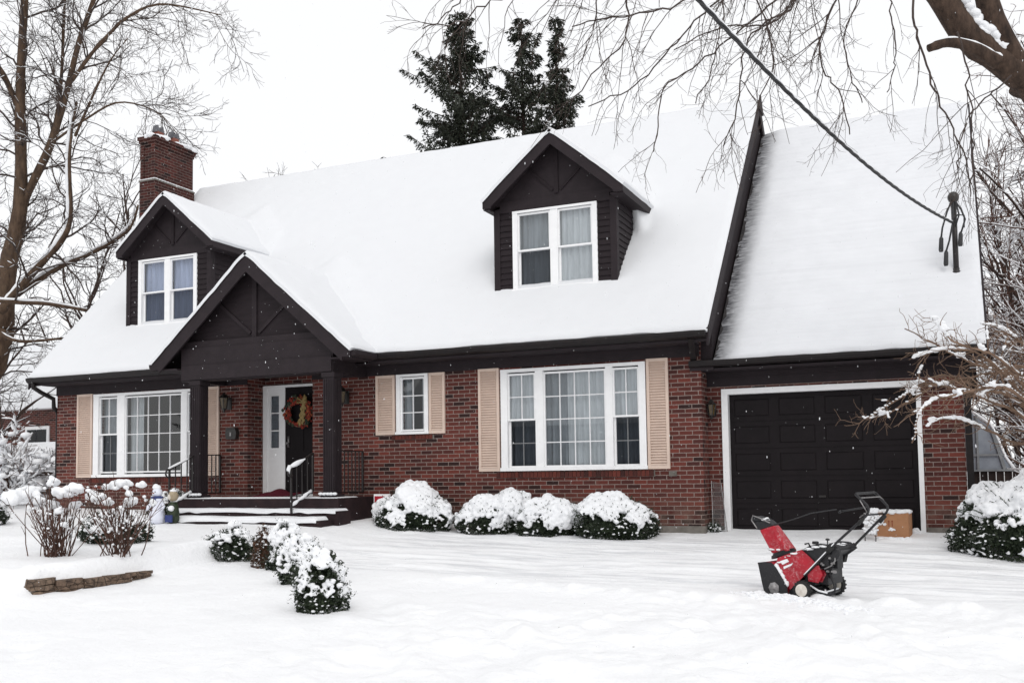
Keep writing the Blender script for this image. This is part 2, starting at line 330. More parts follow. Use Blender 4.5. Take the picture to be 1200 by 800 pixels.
def mat_bark(name, c0, c1, snow=0.0, scale=9):
    t = NT(name); v = t.coord('Object', (1, 1, .35))
    n = t.noise(v, scale, 6, .65)
    col = t.ramp(n, [(.3, c1), (.7, c0)])
    return t.fin(col, .85, t.bump(t.noise(v, scale * 3, 5, .7), .6, .02), .2)

def mat_glass(name, refl=.10, tint=(.93, .95, .97)):
    t = NT(name); t.t.nodes.remove(t.b)
    tr = t.n('ShaderNodeBsdfTransparent'); tr.inputs['Color'].default_value = (*tint, 1)
    gl = t.n('ShaderNodeBsdfGlossy'); gl.inputs['Roughness'].default_value = .015

    fr = t.n('ShaderNodeLayerWeight'); fr.inputs['Blend'].default_value = .5
    f2 = t.math('MULTIPLY_ADD', t.math('POWER', fr.outputs['Facing'], 4.0))
    f2.node.inputs[1].default_value = .6; f2.node.inputs[2].default_value = refl
    mx = t.n('ShaderNodeMixShader'); t.l(f2, mx.inputs[0]); t.l(tr.outputs[0], mx.inputs[1]); t.l(gl.outputs[0], mx.inputs[2])
    t.l(mx.outputs[0], t.out.inputs['Surface']); return t.m

def mat_leaf(name, c0, c1):
    t = NT(name); v = t.coord('Object')
    w = t.n('ShaderNodeTexWhiteNoise', noise_dimensions='3D')
    g_ = t.n('ShaderNodeVectorMath', operation='SNAP'); g_.inputs[1].default_value = (.05, .05, .05)
    t.l(v, g_.inputs[0]); t.l(g_.outputs[0], w.inputs['Vector'])
    col = t.ramp(w.outputs['Value'], [(0, c0), (1, c1)])
    return t.fin(col, .55, None, .35)

def mat_curtain(name, c):
    t = NT(name); v = t.coord('Object', (1, 1, .08))
    n = t.noise(v, 16, 3)
    col = t.ramp(n, [(.3, tuple(k * .72 for k in c)), (.7, c)])
    return t.fin(col, .9, t.bump(n, .4, .03), .1)

M = {}
M['snow'] = mat_snow('snow', b1=.22, grain=.2)
def mat_ground():
    t = NT('ground_snow'); v = t.coord('Object')
    n1 = t.noise(v, 1.1, 6, .6); n2 = t.noise(v, 16, 6, .7); n3 = t.noise(v, 110, 4, .75)
    col = t.ramp(n1, [(.3, (.885, .89, .905)), (.7, (.925, .93, .94))])
    # thin scraped snow on the driveway: the paving greys it in long streaks
    vs = t.coord('Object', (.30, 3.2, 1)); st = t.noise(vs, 2.3, 7, .68)
    stm = t.n('ShaderNodeMapRange', interpolation_type='SMOOTHSTEP', i_1=.47, i_2=.64); t.l(st, stm.inputs[0])
    sep = t.n('ShaderNodeSeparateXYZ'); t.l(v, sep.inputs[0])
    def band(o, a, b):
        m = t.n('ShaderNodeMapRange', interpolation_type='SMOOTHSTEP', i_1=a, i_2=b); t.l(sep.outputs[o], m.inputs[0]); return m.outputs[0]
    msk = t.math('MULTIPLY', t.math('MULTIPLY', band(0, -6.2, -4.5), band(0, 4.6, 3.6)), t.math('MULTIPLY', band(1, -5.1, -4.3), band(1, -.3, -.9)))
    col = t.mix(t.math('MULTIPLY', t.math('MULTIPLY', stm.outputs[0], msk), .50), col, (.50, .51, .54))
    # a few blown seeds and bark crumbs
    vo = t.n('ShaderNodeTexVoronoi', i_Scale=1.5); t.l(v, vo.inputs['Vector'])
    sp = t.math('LESS_THAN', vo.outputs['Distance'], .016)
    col = t.mix(t.math('MULTIPLY', sp, .8), col, (.12, .09, .07))
    nb = t.bump(t.noise(v, 4.5, 5, .6), .5, .05); nb = t.bump(n2, .6, .025, nb); nb = t.bump(n3, .4, .005, nb)
    return t.fin(col, .62, nb, .3)
M['snow_ground'] = mat_ground()
def mat_thin():
    t = NT('garage_roof_snow'); v = t.coord('Object'); sep = t.n('ShaderNodeSeparateXYZ'); t.l(v, sep.inputs[0])
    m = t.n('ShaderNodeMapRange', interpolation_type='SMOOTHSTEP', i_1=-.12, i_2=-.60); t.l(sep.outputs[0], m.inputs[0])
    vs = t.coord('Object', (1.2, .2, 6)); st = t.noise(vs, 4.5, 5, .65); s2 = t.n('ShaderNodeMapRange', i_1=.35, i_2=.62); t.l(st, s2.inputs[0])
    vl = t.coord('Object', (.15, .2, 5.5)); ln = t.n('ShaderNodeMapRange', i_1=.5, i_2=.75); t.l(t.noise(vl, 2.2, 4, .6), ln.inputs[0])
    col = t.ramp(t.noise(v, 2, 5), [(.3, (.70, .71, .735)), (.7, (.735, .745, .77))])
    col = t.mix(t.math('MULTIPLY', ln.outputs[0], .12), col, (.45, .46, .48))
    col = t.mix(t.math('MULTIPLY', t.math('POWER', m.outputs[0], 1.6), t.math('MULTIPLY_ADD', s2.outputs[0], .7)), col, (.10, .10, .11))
    nb = t.bump(t.noise(v, 22, 5), .25, .012)
    return t.fin(col, .62, nb, .3)
M['snow_thin'] = mat_thin()
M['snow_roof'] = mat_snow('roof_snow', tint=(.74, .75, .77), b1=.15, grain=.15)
M['snow_clump'] = mat_snow('clumped_snow', (.85, .86, .88), .5, .3)
M['brick'] = mat_brick('brick')
M['brick_dark'] = mat_brick('sooty_brick', .6)
M['trim'] = mat_plain('dark_trim', (.0265, .0195, .0225), (.0195, .0145, .0168), .65, 6, .25, .2)
M['siding'] = mat_plain('dark_siding', (.0235, .0172, .0198), (.0165, .0122, .0142), .65, 8, .25, .16, stretch=(.3, 1, 2))
M['door'] = mat_plain('dark_door', (.0120, .0090, .0104), (.0088, .0068, .0078), .6, 5, .15, .15)
M['gutter'] = mat_plain('dark_gutter', (.0150, .0112, .0112), (.009, .0070, .0075), .5, 10, .2, .25)
M['iron'] = mat_plain('black_iron', (.012, .0105, .0105), (.018, .013, .012), .45, 30, .3, .5)
M['white'] = mat_plain('white_frame', (.88, .88, .885), (.83, .83, .835), .4, 10, .06, .4)
M['muntin'] = mat_plain('muntin', (.82, .82, .83), (.74, .74, .75), .45, 10, .05, .4)
M['muntin_dim'] = mat_plain('muntin_behind_screen', (.20, .205, .21), (.16, .165, .17), .5, 10, .05, .3)
M['beige'] = mat_plain('beige_shutter', (.67, .53, .445), (.60, .47, .395), .6, 5, .1, .3)
M['shingle'] = mat_plain('shingle', (.06, .055, .055), (.03, .028, .03), .9, 14, .6, .2)
M['glass'] = mat_glass('glass', .10)
M['glass_dark'] = mat_glass('glass_screen', .035, (.45, .47, .5))
M['room'] = mat_plain('room_wall', (.06, .06, .065), (.04, .04, .045), .9, 2, .05, .1)
M['curtain'] = mat_curtain('curtain_pale', (.52, .55, .56))
M['curtain_blue'] = mat_curtain('curtain_blue', (.36, .41, .54))
M['curtain_grey'] = mat_curtain('curtain_grey', (.26, .285, .30))
M['concrete'] = mat_plain('concrete', (.22, .20, .18), (.13, .12, .105), .9, 7, .5, .2)
M['step'] = mat_plain('painted_step', (.032, .018, .019), (.018, .011, .0125), .75, 6, .3, .2)
def mat_stone():
    t = NT('rubble_stone'); v = t.coord('Object'); oi = t.n('ShaderNodeObjectInfo')
    c = t.ramp(t.noise(v, 9, 6, .7), [(.32, (.055, .042, .036)), (.72, (.30, .225, .17))])
    c = t.mix(.55, c, t.ramp(oi.outputs['Random'], [(0, (.75, .62, .55)), (1, (1.2, 1.1, 1.0))]), 'MULTIPLY')
    vo = t.n('ShaderNodeTexVoronoi', feature='DISTANCE_TO_EDGE', i_Scale=9.0); t.l(v, vo.inputs['Vector'])
    cr = t.n('ShaderNodeMapRange', i_1=.0, i_2=.05); t.l(vo.outputs['Distance'], cr.inputs[0])
    c = t.mix(cr.outputs[0], (.03, .024, .02), c)
    return t.fin(c, .9, t.bump(t.noise(v, 22, 6, .75), .9, .03), .2)
M['stone'] = mat_stone()
M['bark'] = mat_bark('bark', (.135, .088, .058), (.040, .026, .019))
M['bark_right'] = mat_bark('bark_right', (.095, .062, .045), (.022, .015, .012), scale=14)
M['bark_dark'] = mat_bark('dark_bark', (.060, .038, .030), (.022, .015, .013))
M['twig'] = mat_plain('twig', (.080, .060, .052), (.042, .032, .029), .8, 4, .2, .2)
M['twig_red'] = mat_plain('red_twig', (.12, .062, .045), (.055, .032, .026), .8, 4, .2, .2)
M['twig_brown'] = mat_plain('brown_twig', (.25, .165, .115), (.11, .070, .050), .75, 6, .3, .25)
M['leaf'] = mat_leaf('bush_leaf', (.009, .016, .008), (.034, .048, .024))
M['leaf_red'] = mat_leaf('russet_leaf', (.03, .025, .015), (.12, .055, .032))
M['needle'] = mat_leaf('needle', (.016, .021, .016), (.052, .058, .038))
def mat_dusted(name, c0, c1, rough, spec, amt):
    t = NT(name); v = t.coord('Object'); g_ = t.n('ShaderNodeNewGeometry'); sp = t.n('ShaderNodeSeparateXYZ'); t.l(g_.outputs['Normal'], sp.inputs[0])
    c = t.ramp(t.noise(v, 9, 5), [(.3, c1), (.7, c0)])
    up = t.n('ShaderNodeMapRange', i_1=-.3, i_2=1.0); t.l(sp.outputs[2], up.inputs[0])
    fl = t.n('ShaderNodeMapRange', i_1=.62 - amt * .2, i_2=.78); t.l(t.noise(v, 38, 6, .8), fl.inputs[0])
    big = t.n('ShaderNodeMapRange', i_1=.35, i_2=.7); t.l(t.noise(v, 7, 4, .6), big.inputs[0])
    f = t.math('MULTIPLY', t.math('MULTIPLY', fl.outputs[0], big.outputs[0]), t.math('MULTIPLY_ADD', up.outputs[0], 1.0)); f.node.inputs[2].default_value = .10 + .15 * amt
    f = t.math('MULTIPLY', f, min(1.0, amt * 1.4))
    col = t.mix(f, c, (.82, .83, .85))
    return t.fin(col, rough, t.bump(t.noise(v, 60, 4), .15, .003), spec)
M['red_raw'] = mat_plain('red_paint', (.43, .006, .022), (.33, .004, .015), .3, 8, .1, .5)
M['red'] = mat_dusted('red_paint', (.43, .006, .022), (.30, .004, .014), .3, .45, .6)
M['black'] = mat_dusted('black_plastic', (.012, .012, .014), (.020, .020, .022), .5, .35, .22)
M['rubber'] = mat_plain('rubber', (.016, .016, .016), (.03, .03, .03), .8, 30, .4, .3)
M['metal'] = mat_plain('steel', (.35, .34, .34), (.16, .15, .15), .4, 30, .3, .5, metal=.7)
M['hub'] = mat_plain('cream_hub', (.72, .68, .62), (.55, .50, .44), .5, 25, .2, .4)
M['card'] = mat_plain('cardboard', (.42, .215, .115), (.33, .165, .085), .9, 5, .2, .15)
M['card_dark'] = mat_plain('cardboard_print', (.22, .06, .035), (.28, .09, .05), .9, 30, .2, .15)
M['blue'] = mat_plain('blue_scarf', (.045, .06, .20), (.03, .045, .15), .7, 30, .2, .3)
M['white_plastic'] = mat_plain('white_plastic', (.78, .79, .86), (.7, .72, .82), .4, 10, .05, .5)
M['tan'] = mat_plain('tan_plastic', (.40, .33, .23), (.30, .24, .16), .6, 20, .2, .3)
M['sign_red'] = mat_plain('sign_red', (.42, .015, .03), (.36, .012, .025), .5, 10, .05, .4)
M['mat_red'] = mat_plain('doormat_red', (.115, .018, .030), (.075, .012, .02), .95, 40, .8, .1)
M['flower'] = mat_plain('wreath_flower', (.28, .042, .022), (.15, .022, .018), .8, 30, .4, .2)
M['flower2'] = mat_plain('wreath_flower_orange', (.32, .10, .035), (.20, .05, .03), .8, 30, .4, .2)
M['bow'] = mat_plain('wreath_bow', (.34, .25, .10), (.22, .15, .06), .6, 30, .3, .3)
M['clay'] = mat_plain('clay_pot', (.26, .10, .07), (.16, .06, .05), .85, 15, .4, .2)
M['slate'] = mat_plain('grey_cap', (.16, .16, .17), (.08, .08, .09), .8, 15, .4, .2)
M['amber'] = mat_plain('amber_glass', (.10, .065, .02), (.05, .03, .012), .25, 20, .1, .6)
M['fence'] = mat_plain('dark_fence', (.040, .028, .025), (.022, .016, .015), .85, 10, .5, .2, stretch=(1, 1, .1))
M['tarp'] = mat_plain('grey_panel', (.30, .33, .37), (.20, .22, .26), .6, 4, .2, .3)
M['panelframe'] = mat_plain('grey_frame', (.26, .27, .28), (.18, .19, .2), .6, 8, .2, .3)
M['plastic'] = mat_glass('clear_panel', .03, (.86, .86, .86))
M['frost'] = mat_plain('frosted_board', (.62, .62, .63), (.30, .26, .24), .8, 34, .6, .2, dist=.01)
M['cable'] = mat_plain('cable', (.022, .022, .024), (.04, .04, .042), .6, 30, .3, .4)
M['lampblack'] = mat_plain('lantern_black', (.015, .014, .013), (.025, .022, .02), .4, 20, .2, .5)

# ------------------------------------------------------------------ camera
def setup_camera():
    cd = bpy.data.cameras.new('camera'); co = bpy.data.objects.new('camera', cd); COL.objects.link(co)
    yaw, pit, roll = CAM['yaw'], CAM['pit'], CAM['roll']
    fw = Vector((-math.sin(yaw), math.cos(yaw), 0)); rt = Vector((math.cos(yaw), math.sin(yaw), 0)); up = Vector((0, 0, 1))
    f2 = fw * math.cos(pit) + up * math.sin(pit); u2 = up * math.cos(pit) - fw * math.sin(pit)
    r3 = rt * math.cos(roll) + u2 * math.sin(roll); u3 = u2 * math.cos(roll) - rt * math.sin(roll)
    m = Matrix((r3, u3, -f2)).transposed().to_4x4(); m.translation = Vector((CAM['cX'], CAM['cY'], CAM['cZ']))
    co.matrix_world = m
    cd.sensor_width = 36; cd.sensor_fit = 'HORIZONTAL'; cd.lens = 36 * CAM['f'] / 1200
    cd.shift_y = (CAM['cy'] - 400) / 1200; cd.clip_end = 2000; cd.clip_start = .1
    scene.camera = co
setup_camera()

# ------------------------------------------------------------------ light
def setup_light():
    w = bpy.data.worlds.new('World'); scene.world = w; w.use_nodes = True; nt = w.node_tree
    bg = nt.nodes['Background']
    sky = nt.nodes.new('ShaderNodeTexSky'); sky.sky_type = 'NISHITA'; sky.sun_disc = False
    sky.sun_elevation = math.radians(44); sky.sun_rotation = math.radians(150)
    mx = nt.nodes.new('ShaderNodeMix'); mx.data_type = 'RGBA'; mx.inputs[0].default_value = .93
    nt.links.new(sky.outputs[0], mx.inputs[6]); mx.inputs[7].default_value = (10.2, 10.22, 10.3, 1)   # an even white overcast
    nt.links.new(mx.outputs[2], bg.inputs['Color']); bg.inputs['Strength'].default_value = .1
    ld = bpy.data.lights.new('sun', 'SUN'); ld.energy = .9; ld.angle = math.radians(32); ld.color = (1, .975, .94)
    lo = bpy.data.objects.new('sun', ld); COL.objects.link(lo)
    el, az = math.radians(44), math.radians(150)   # azimuth clockwise from +Y
    d = Vector((math.sin(az) * math.cos(el), math.cos(az) * math.cos(el), math.sin(el)))
    lo.rotation_euler = d.to_track_quat('Z', 'Y').to_euler()
    vs = scene.view_settings; vs.view_transform = 'Standard'; vs.look = 'None'; vs.exposure = 0.05; vs.gamma = 1; vs.use_curve_mapping = False
    scene.cycles.max_bounces = 8; scene.cycles.transparent_max_bounces = 16
setup_light()

# ------------------------------------------------------------------ ground
def make_ground():
    def axis(a, b, st, lo, hi):
        mid = np.arange(a, b + st / 2, st); k = 26
        left = a - np.cumsum(np.geomspace(st * 1.5, (a - lo) / 3.2, k)); left = left[left > lo]
        right = b + np.cumsum(np.geomspace(st * 1.5, (hi - b) / 3.2, k)); right = right[right < hi]
        return np.concatenate([[lo], left[::-1], mid, right, [hi]])
    xs = axis(-12.5, 4.9, .045, -400, 400); ys = axis(-10.8, .6, .045, -300, 500)
    X, Y = np.meshgrid(xs, ys); 
    near = sm((X + 40) / 20) * sm((40 - X) / 20) * sm((Y + 40) / 20) * sm((40 - Y) / 20)
    Z = ground(X, Y) + ground_detail(X, Y) * near
    ny, nx = X.shape
    i = np.arange(ny - 1)[:, None] * nx + np.arange(nx - 1)[None]
    q = np.stack([i, i + 1, i + nx + 1, i + nx], -1).reshape(-1, 4)
    mb = MB(); mb.raw(np.stack([X, Y, Z], -1).reshape(-1, 3), q)
    o = mb.build('snow_ground', M['snow_ground'], smooth=True); tag(o, kind='structure')
make_ground()

# ------------------------------------------------------------------ THE HOUSE
XL, XR = -14.4543, -.8063
YG = .40                       # garage wall plane
GX1 = 2.883
EY, EZ = -.42, 3.06            # main eave
SL = 1.031
RY, RZ = 4.6448, EZ + SL * (4.6448 - EY)
GEY, GEZ, GSL, GRY = -.02, 2.645, 1.006, 5.0165
def mroof(y): return EZ + SL * (y - EY)
def groof(y): return GEZ + GSL * (y - GEY)

house = empty('brick_house', (-7, 2, 0.1), 'long red brick house with snowy roof, two dark dormers, gabled porch and attached garage', 'house')

def wall_with_holes(mb, x0, x1, z0, z1, y, holes, th=.25):
    """front wall slab at y..y+th with rectangular holes (reveals included)"""
    xs = sorted({x0, x1, *[h[0] for h in holes], *[h[1] for h in holes]}); zs = sorted({z0, z1, *[h[2] for h in holes], *[h[3] for h in holes]})
    for a, b in zip(xs[:-1], xs[1:]):
        run = None
        for c, d in zip(zs[:-1], zs[1:]):
            hole = any(h[0] - 1e-6 <= a and b <= h[1] + 1e-6 and h[2] - 1e-6 <= c and d <= h[3] + 1e-6 for h in holes)
            if hole:
                continue
            mb.raw([(a, y, c), (b, y, c), (b, y, d), (a, y, d)], [(0, 1, 2, 3)])
            mb.raw([(a, y + th, c), (b, y + th, c), (b, y + th, d), (a, y + th, d)], [(3, 2, 1, 0)])
    for h in holes:
        a, b, c, d = h
        mb.raw([(a, y, c), (a, y + th, c), (a, y + th, d), (a, y, d)], [(0, 1, 2, 3)])
        mb.raw([(b, y, c), (b, y + th, c), (b, y + th, d), (b, y, d)], [(3, 2, 1, 0)])
        mb.raw([(a, y, c), (b, y, c), (b, y + th, c), (a, y + th, c)], [(3, 2, 1, 0)])
        mb.raw([(a, y, d), (b, y, d), (b, y + th, d), (a, y + th, d)], [(0, 1, 2, 3)])

W1 = (-13.4028, -10.62, .985, 2.684)
W2 = (-6.2303, -5.5933, 1.6545, 2.7078)
W3 = (-4.2045, -1.690, .985, 2.684)
DOORX = (-9.50, -8.02)
def make_walls():
    mb = MB()
    # main front, with the entrance recess and three window holes (frames sit in them)
    sh = .03
    hol = [(w[0] + sh, w[1] - sh, w[2] + sh, w[3] - sh) for w in (W1, W2, W3)]
    wall_with_holes(mb, XL, DOORX[0], -.2, 3.05, 0, hol[:1])
    wall_with_holes(mb, DOORX[1], XR, -.2, 3.05, 0, hol[1:])
    # recess
    a, b = DOORX; y1 = .52
    mb.raw([(a, 0, -.2), (a, y1, -.2), (a, y1, 3.05), (a, 0, 3.05)], [(0, 1, 2, 3)])
    mb.raw([(b, 0, -.2), (b, y1, -.2), (b, y1, 3.05), (b, 0, 3.05)], [(3, 2, 1, 0)])
    mb.raw([(a, y1, 2.71), (b, y1, 2.71), (b, y1, 3.05), (a, y1, 3.05)], [(0, 1, 2, 3)])
    # sides and back with gable ends
    gy = [(0, -.2), (9.3, -.2), (9.3, 3.0), (4.645, 7.95), (0, 3.0)]
    mb.raw([(XL, p, q) for p, q in gy], ngons=[[4, 3, 2, 1, 0]])
    mb.raw([(XL, 9.3, -.2), (XR, 9.3, -.2), (XR, 9.3, 3.05), (XL, 9.3, 3.05)], [(3, 2, 1, 0)])
    mb.raw([(XR, 0, -.2), (XR, .55, -.2), (XR, .55, 3.05), (XR, 0, 3.05)], [(0, 1, 2, 3)])
    # garage
    wall_with_holes(mb, XR, GX1, -.2, 2.6, YG, [(-.582, 2.318, -.2, 2.216)], .3)
    gy = [(YG, -.2), (9.6, -.2), (9.6, 3.0), (5.0165, 7.35), (YG, 2.72)]
    mb.raw([(GX1, p, q) for p, q in gy], ngons=[[0, 1, 2, 3, 4]])
    mb.raw([(XR, 9.6, -.2), (GX1, 9.6, -.2), (GX1, 9.6, 3.05), (XR, 9.6, 3.05)], [(3, 2, 1, 0)])
    mb.build('wall', M['brick'], house, uv=True)
    # pale footing under the brick
    fb = MB(); 
    fb.box(-6.6, XR + .012, -.012, .2, -.3, .10); fb.box(XL - .012, -10.3, -.012, .2, -.3, .34)
    fb.box(XR + .013, -.60, YG - .012, YG + .1, -.3, .075); fb.box(2.33, GX1 + .012, YG - .012, YG + .1, -.3, .085)
    fb.build('footing', M['concrete'], house)
    # dim rooms behind the windows
    rb = MB()
    for (x0, x1) in ((-14.2, -9.9), (-7.6, XR - .1)):
        y0, y1, z0, z1 = .26, 4.2, .55, 2.98
        v = [(x, y, z) for x in (x0, x1) for y in (y0, y1) for z in (z0, z1)]
        rb.raw(v, [(0, 1, 3, 2), (4, 6, 7, 5), (2, 3, 7, 6), (0, 2, 6, 4), (1, 5, 7, 3)])
    rb.build('room', M['room'], house)
make_walls()

# rowlock sill of upright bricks under each window
def brick_sill(x0, x1, z1, z0, y=0):
    mb = MB(); w = .068; n = int((x1 - x0) / w)
    rr = random.Random(int(x0 * 100))
    for i in range(n):
        a = x0 + i * w
        mb.box(a + .004, a + w - .004, y - .028 - rr.random() * .004, y + .01, z0, z1)
    return mb
for (x0, x1, z1) in ((W3[0] - .10, W3[1] + .12, .968), (W1[0] - .1, W1[1] + .1, .968), (W2[0] - .1, W2[1] + .1, 1.64)):
    s = brick_sill(x0, x1, z1, z1 - (.095 if z1 < 1 else .075))
    t = NT('rowlock_brick'); g0 = t.n('ShaderNodeNewGeometry')
    wn = t.n('ShaderNodeTexWhiteNoise', noise_dimensions='1D'); t.l(g0.outputs['Random Per Island'], wn.inputs['W'])
    colr = t.ramp(wn.outputs['Value'], [(0, (.045, .017, .015)), (1, (.14, .034, .024)), (.5, (.095, .026, .02))])
    o = s.build('window_sill', t.fin(colr, .8, t.bump(t.noise(t.coord(), 60, 4), .3, .005), .25), house)
    m2 = MB(); m2.box(x0, x1, -.012, .008, z1 - (.095 if z1 < 1 else .075) - .006, z1 + .004); m2.build('sill_mortar', M['concrete'], o)

# ------------------------------------------------------------------ windows
def curtain_mesh(x0, x1, y, z0, z1, amp=.025, per=.11, seed=0):
    n = max(8, int((x1 - x0) / .018)); xs = np.linspace(x0, x1, n); rr = np.random.default_rng(seed)
    ph = np.cumsum(rr.uniform(.6, 1.4, n)) * 2 * PI * (x1 - x0) / n / per
    yy = y + amp * np.sin(ph)
    V = np.concatenate([np.stack([xs, yy, z0 + 0 * xs], -1), np.stack([xs, yy * .4 + y * .6, z1 + 0 * xs], -1)])
    i = np.arange(n - 1); q = np.stack([i, i + 1, n + i + 1, n + i], -1)
    return MB().raw(V, q)

def window(x0, x1, z0, z1, y, units, casing=.075, label=None, curtains=(), bot=None):
    """units: list of dict(x0,x1, split, cols, rows, cols_b, rows_b); each is a sash bay"""
    w = MB(); ya, yb = y - .035, y + .055
    gl = [(u['x0'], u['x1']) for u in units]; gz0 = bot or z0 + casing; gz1 = z1 - casing
    # casing with horizontal members between jambs
    jx = [(x0, gl[0][0])] + [(gl[i][1], gl[i + 1][0]) for i in range(len(gl) - 1)] + [(gl[-1][1], x1)]
    for k, (a, b) in enumerate(jx):
        w.box(a, b, ya + (.012 if 0 < k < len(jx) - 1 else 0), yb, z0 + casing * .6, z1 - casing * .55)
    w.box(x0 - .0, x1 + .0, ya - .004, yb, z1 - casing * .55, z1)
    w.box(x0 - .015, x1 + .015, ya - .02, yb, z0, z0 + casing * .6)
    win = w.build('window', M['white'], house)
    if label: win['label'] = label
    for u in units:
        a, b = u['x0'], u['x1']; t = .030
        def sash(za, zb, yy, cols, rows, dark=False):
            s = MB(); mu = MB(); pn = MB()
            s.box(a, a + t, yy, yy + .04, za, zb); s.box(b - t, b, yy, yy + .04, za, zb)
            s.box(a + t, b - t, yy + .001, yy + .04, za, za + t); s.box(a + t, b - t, yy + .001, yy + .04, zb - t, zb)
            pn.raw([(a + t, yy + .02, za + t), (b - t, yy + .02, za + t), (b - t, yy + .02, zb - t), (a + t, yy + .02, zb - t)], [(0, 1, 2, 3)])
            for c in range(1, cols):
                xx = a + t + (b - a - 2 * t) * c / cols; mu.box(xx - .008, xx + .008, yy + .008, yy + .032, za + t, zb - t)
            for r in range(1, rows):
                zz = za + t + (zb - za - 2 * t) * r / rows
                mu.box(a + t, b - t, yy + .0095, yy + .0305, zz - .008, zz + .008)
            s.build('sash', M['white'], win)
            if mu.V: mu.build('muntins', M['muntin_dim' if dark else 'muntin'], win)
            if dark: pn.build('screened_pane', M['glass_dark'], win)
            else: pn.build('pane', M['glass'], win)
        if u.get('split'):
            sp = u['split']
            sash(sp - .01, gz1 + .02, y - .005, u['cols'], u['rows']); sash(gz0 - .02, sp + .02, y + .045, u.get('cols_b', u['cols']), u.get('rows_b', u['rows']), u.get('dark', True))
        else:
            sash(gz0 - .02, gz1 + .02, y - .002, u['cols'], u['rows'])
    for (a, b, c, d, m, dy) in curtains:
        curtain_mesh(a, b, y + dy, c, d, seed=int(abs(a) * 31)).build('curtain', M[m], win, smooth=True)
    return win

window(*W3, 0, [dict(x0=-4.085, x1=-3.58, split=1.83, cols=2, rows=2), dict(x0=-3.44, x1=-2.355, cols=4, rows=4), dict(x0=-2.24, x1=-1.80, split=1.83, cols=2, rows=2)],
       casing=.095, label='wide white picture window with pale drapes right of the entrance', bot=1.06,
       curtains=[(-4.1, -3.5, 1.0, 2.6, 'curtain_grey', .17), (-4.12, -3.5, 1.8, 2.62, 'curtain', .09), (-3.5, -2.3, 1.0, 2.62, 'curtain_grey', .13), (-3.05, -2.3, 1.0, 2.62, 'curtain', .09),
                 (-2.3, -1.75, 1.8, 2.62, 'curtain', .09), (-2.3, -1.75, 1.0, 2.6, 'curtain_grey', .17)])
window(*W1, 0, [dict(x0=-13.26, x1=-12.76, split=1.85, cols=2, rows=2), dict(x0=-12.565, x1=-11.095, cols=5, rows=4), dict(x0=-10.955, x1=-10.72, split=1.85, cols=1, rows=2)],
       casing=.095, label='wide white picture window left of the entrance, dark inside with side curtains', bot=1.09,
       curtains=[(-13.3, -12.72, 1.0, 2.62, 'curtain_grey', .15), (-12.62, -12.26, 1.0, 2.62, 'curtain', .2), (-11.30, -11.05, 1.0, 2.62, 'curtain_grey', .2), (-11.0, -10.7, 1.0, 2.62, 'curtain', .16)])
window(*W2, 0, [dict(x0=-6.155, x1=-5.665, cols=2, rows=3)], casing=.075, label='small white window between two short shutters',
       curtains=[(-6.16, -5.99, 1.7, 2.65, 'curtain_grey', .13), (-5.8, -5.66, 1.7, 2.65, 'curtain_grey', .13)])

# ------------------------------------------------------------------ shutters
def shutter(x0, x1, z0, z1):
    mb = MB(); y = -.002; st = .045
    mb.box(x0, x0 + st, y - .035, y, z0, z1); mb.box(x1 - st, x1, y - .035, y, z0, z1)
    mb.box(x0 + st, x1 - st, y - .034, y, z0, z0 + .055); mb.box(x0 + st, x1 - st, y - .034, y, z1 - .05, z1)
    n = int((z1 - z0 - .105) / .042); st2 = (z1 - z0 - .105) / n
    for i in range(n):
        a = z0 + .055 + i * st2
        mb.hexa([(x0 + st, y - .033, a + .004), (x1 - st, y - .033, a + .004), (x1 - st, y - .006, a + .012), (x0 + st, y - .006, a + .012)],
                [(x0 + st, y - .031, a + .011), (x1 - st, y - .031, a + .011), (x1 - st, y - .0045, a + st2 * .99), (x0 + st, y - .0045, a + st2 * .99)])
    mb.box(x0 + st, x1 - st, y - .004, y, z0 + .055, z1 - .05)
    return mb.build('shutter', M['beige'], house)
for a in ((-13.8607, -13.435, .985, 2.70), (-10.585, -10.165, .985, 2.70), (-6.6507, -6.26, 1.6545, 2.7078), (-5.575, -5.2666, 1.6545, 2.7078),
          (-4.6226, -4.235, .985, 2.7196), (-1.672, -1.3211, .985, 2.7196)):
    shutter(*a)

# ------------------------------------------------------------------ roof decks
def roof_slab(name, x0, x1, ey, ez, sl, ry, mat, parent, th=.10):
    rz = ez + sl * (ry - ey); by = 2 * ry - ey
    mb = MB(); poly = [(ey, ez), (ry, rz), (by, ez), (by, ez - th * 1.3), (ry, rz - th * 1.4), (ey, ez - th * 1.3)]
    mb.prism(poly, x1 - x0, 'x', x0)
    return mb.build(name, mat, parent)
roof = roof_slab('roof', -14.771, -.6079, EY, EZ, SL, RY, M['shingle'], house)
groof_o = roof_slab('garage_roof', -.60, 3.193, GEY, GEZ, GSL, GRY, M['shingle'], house)

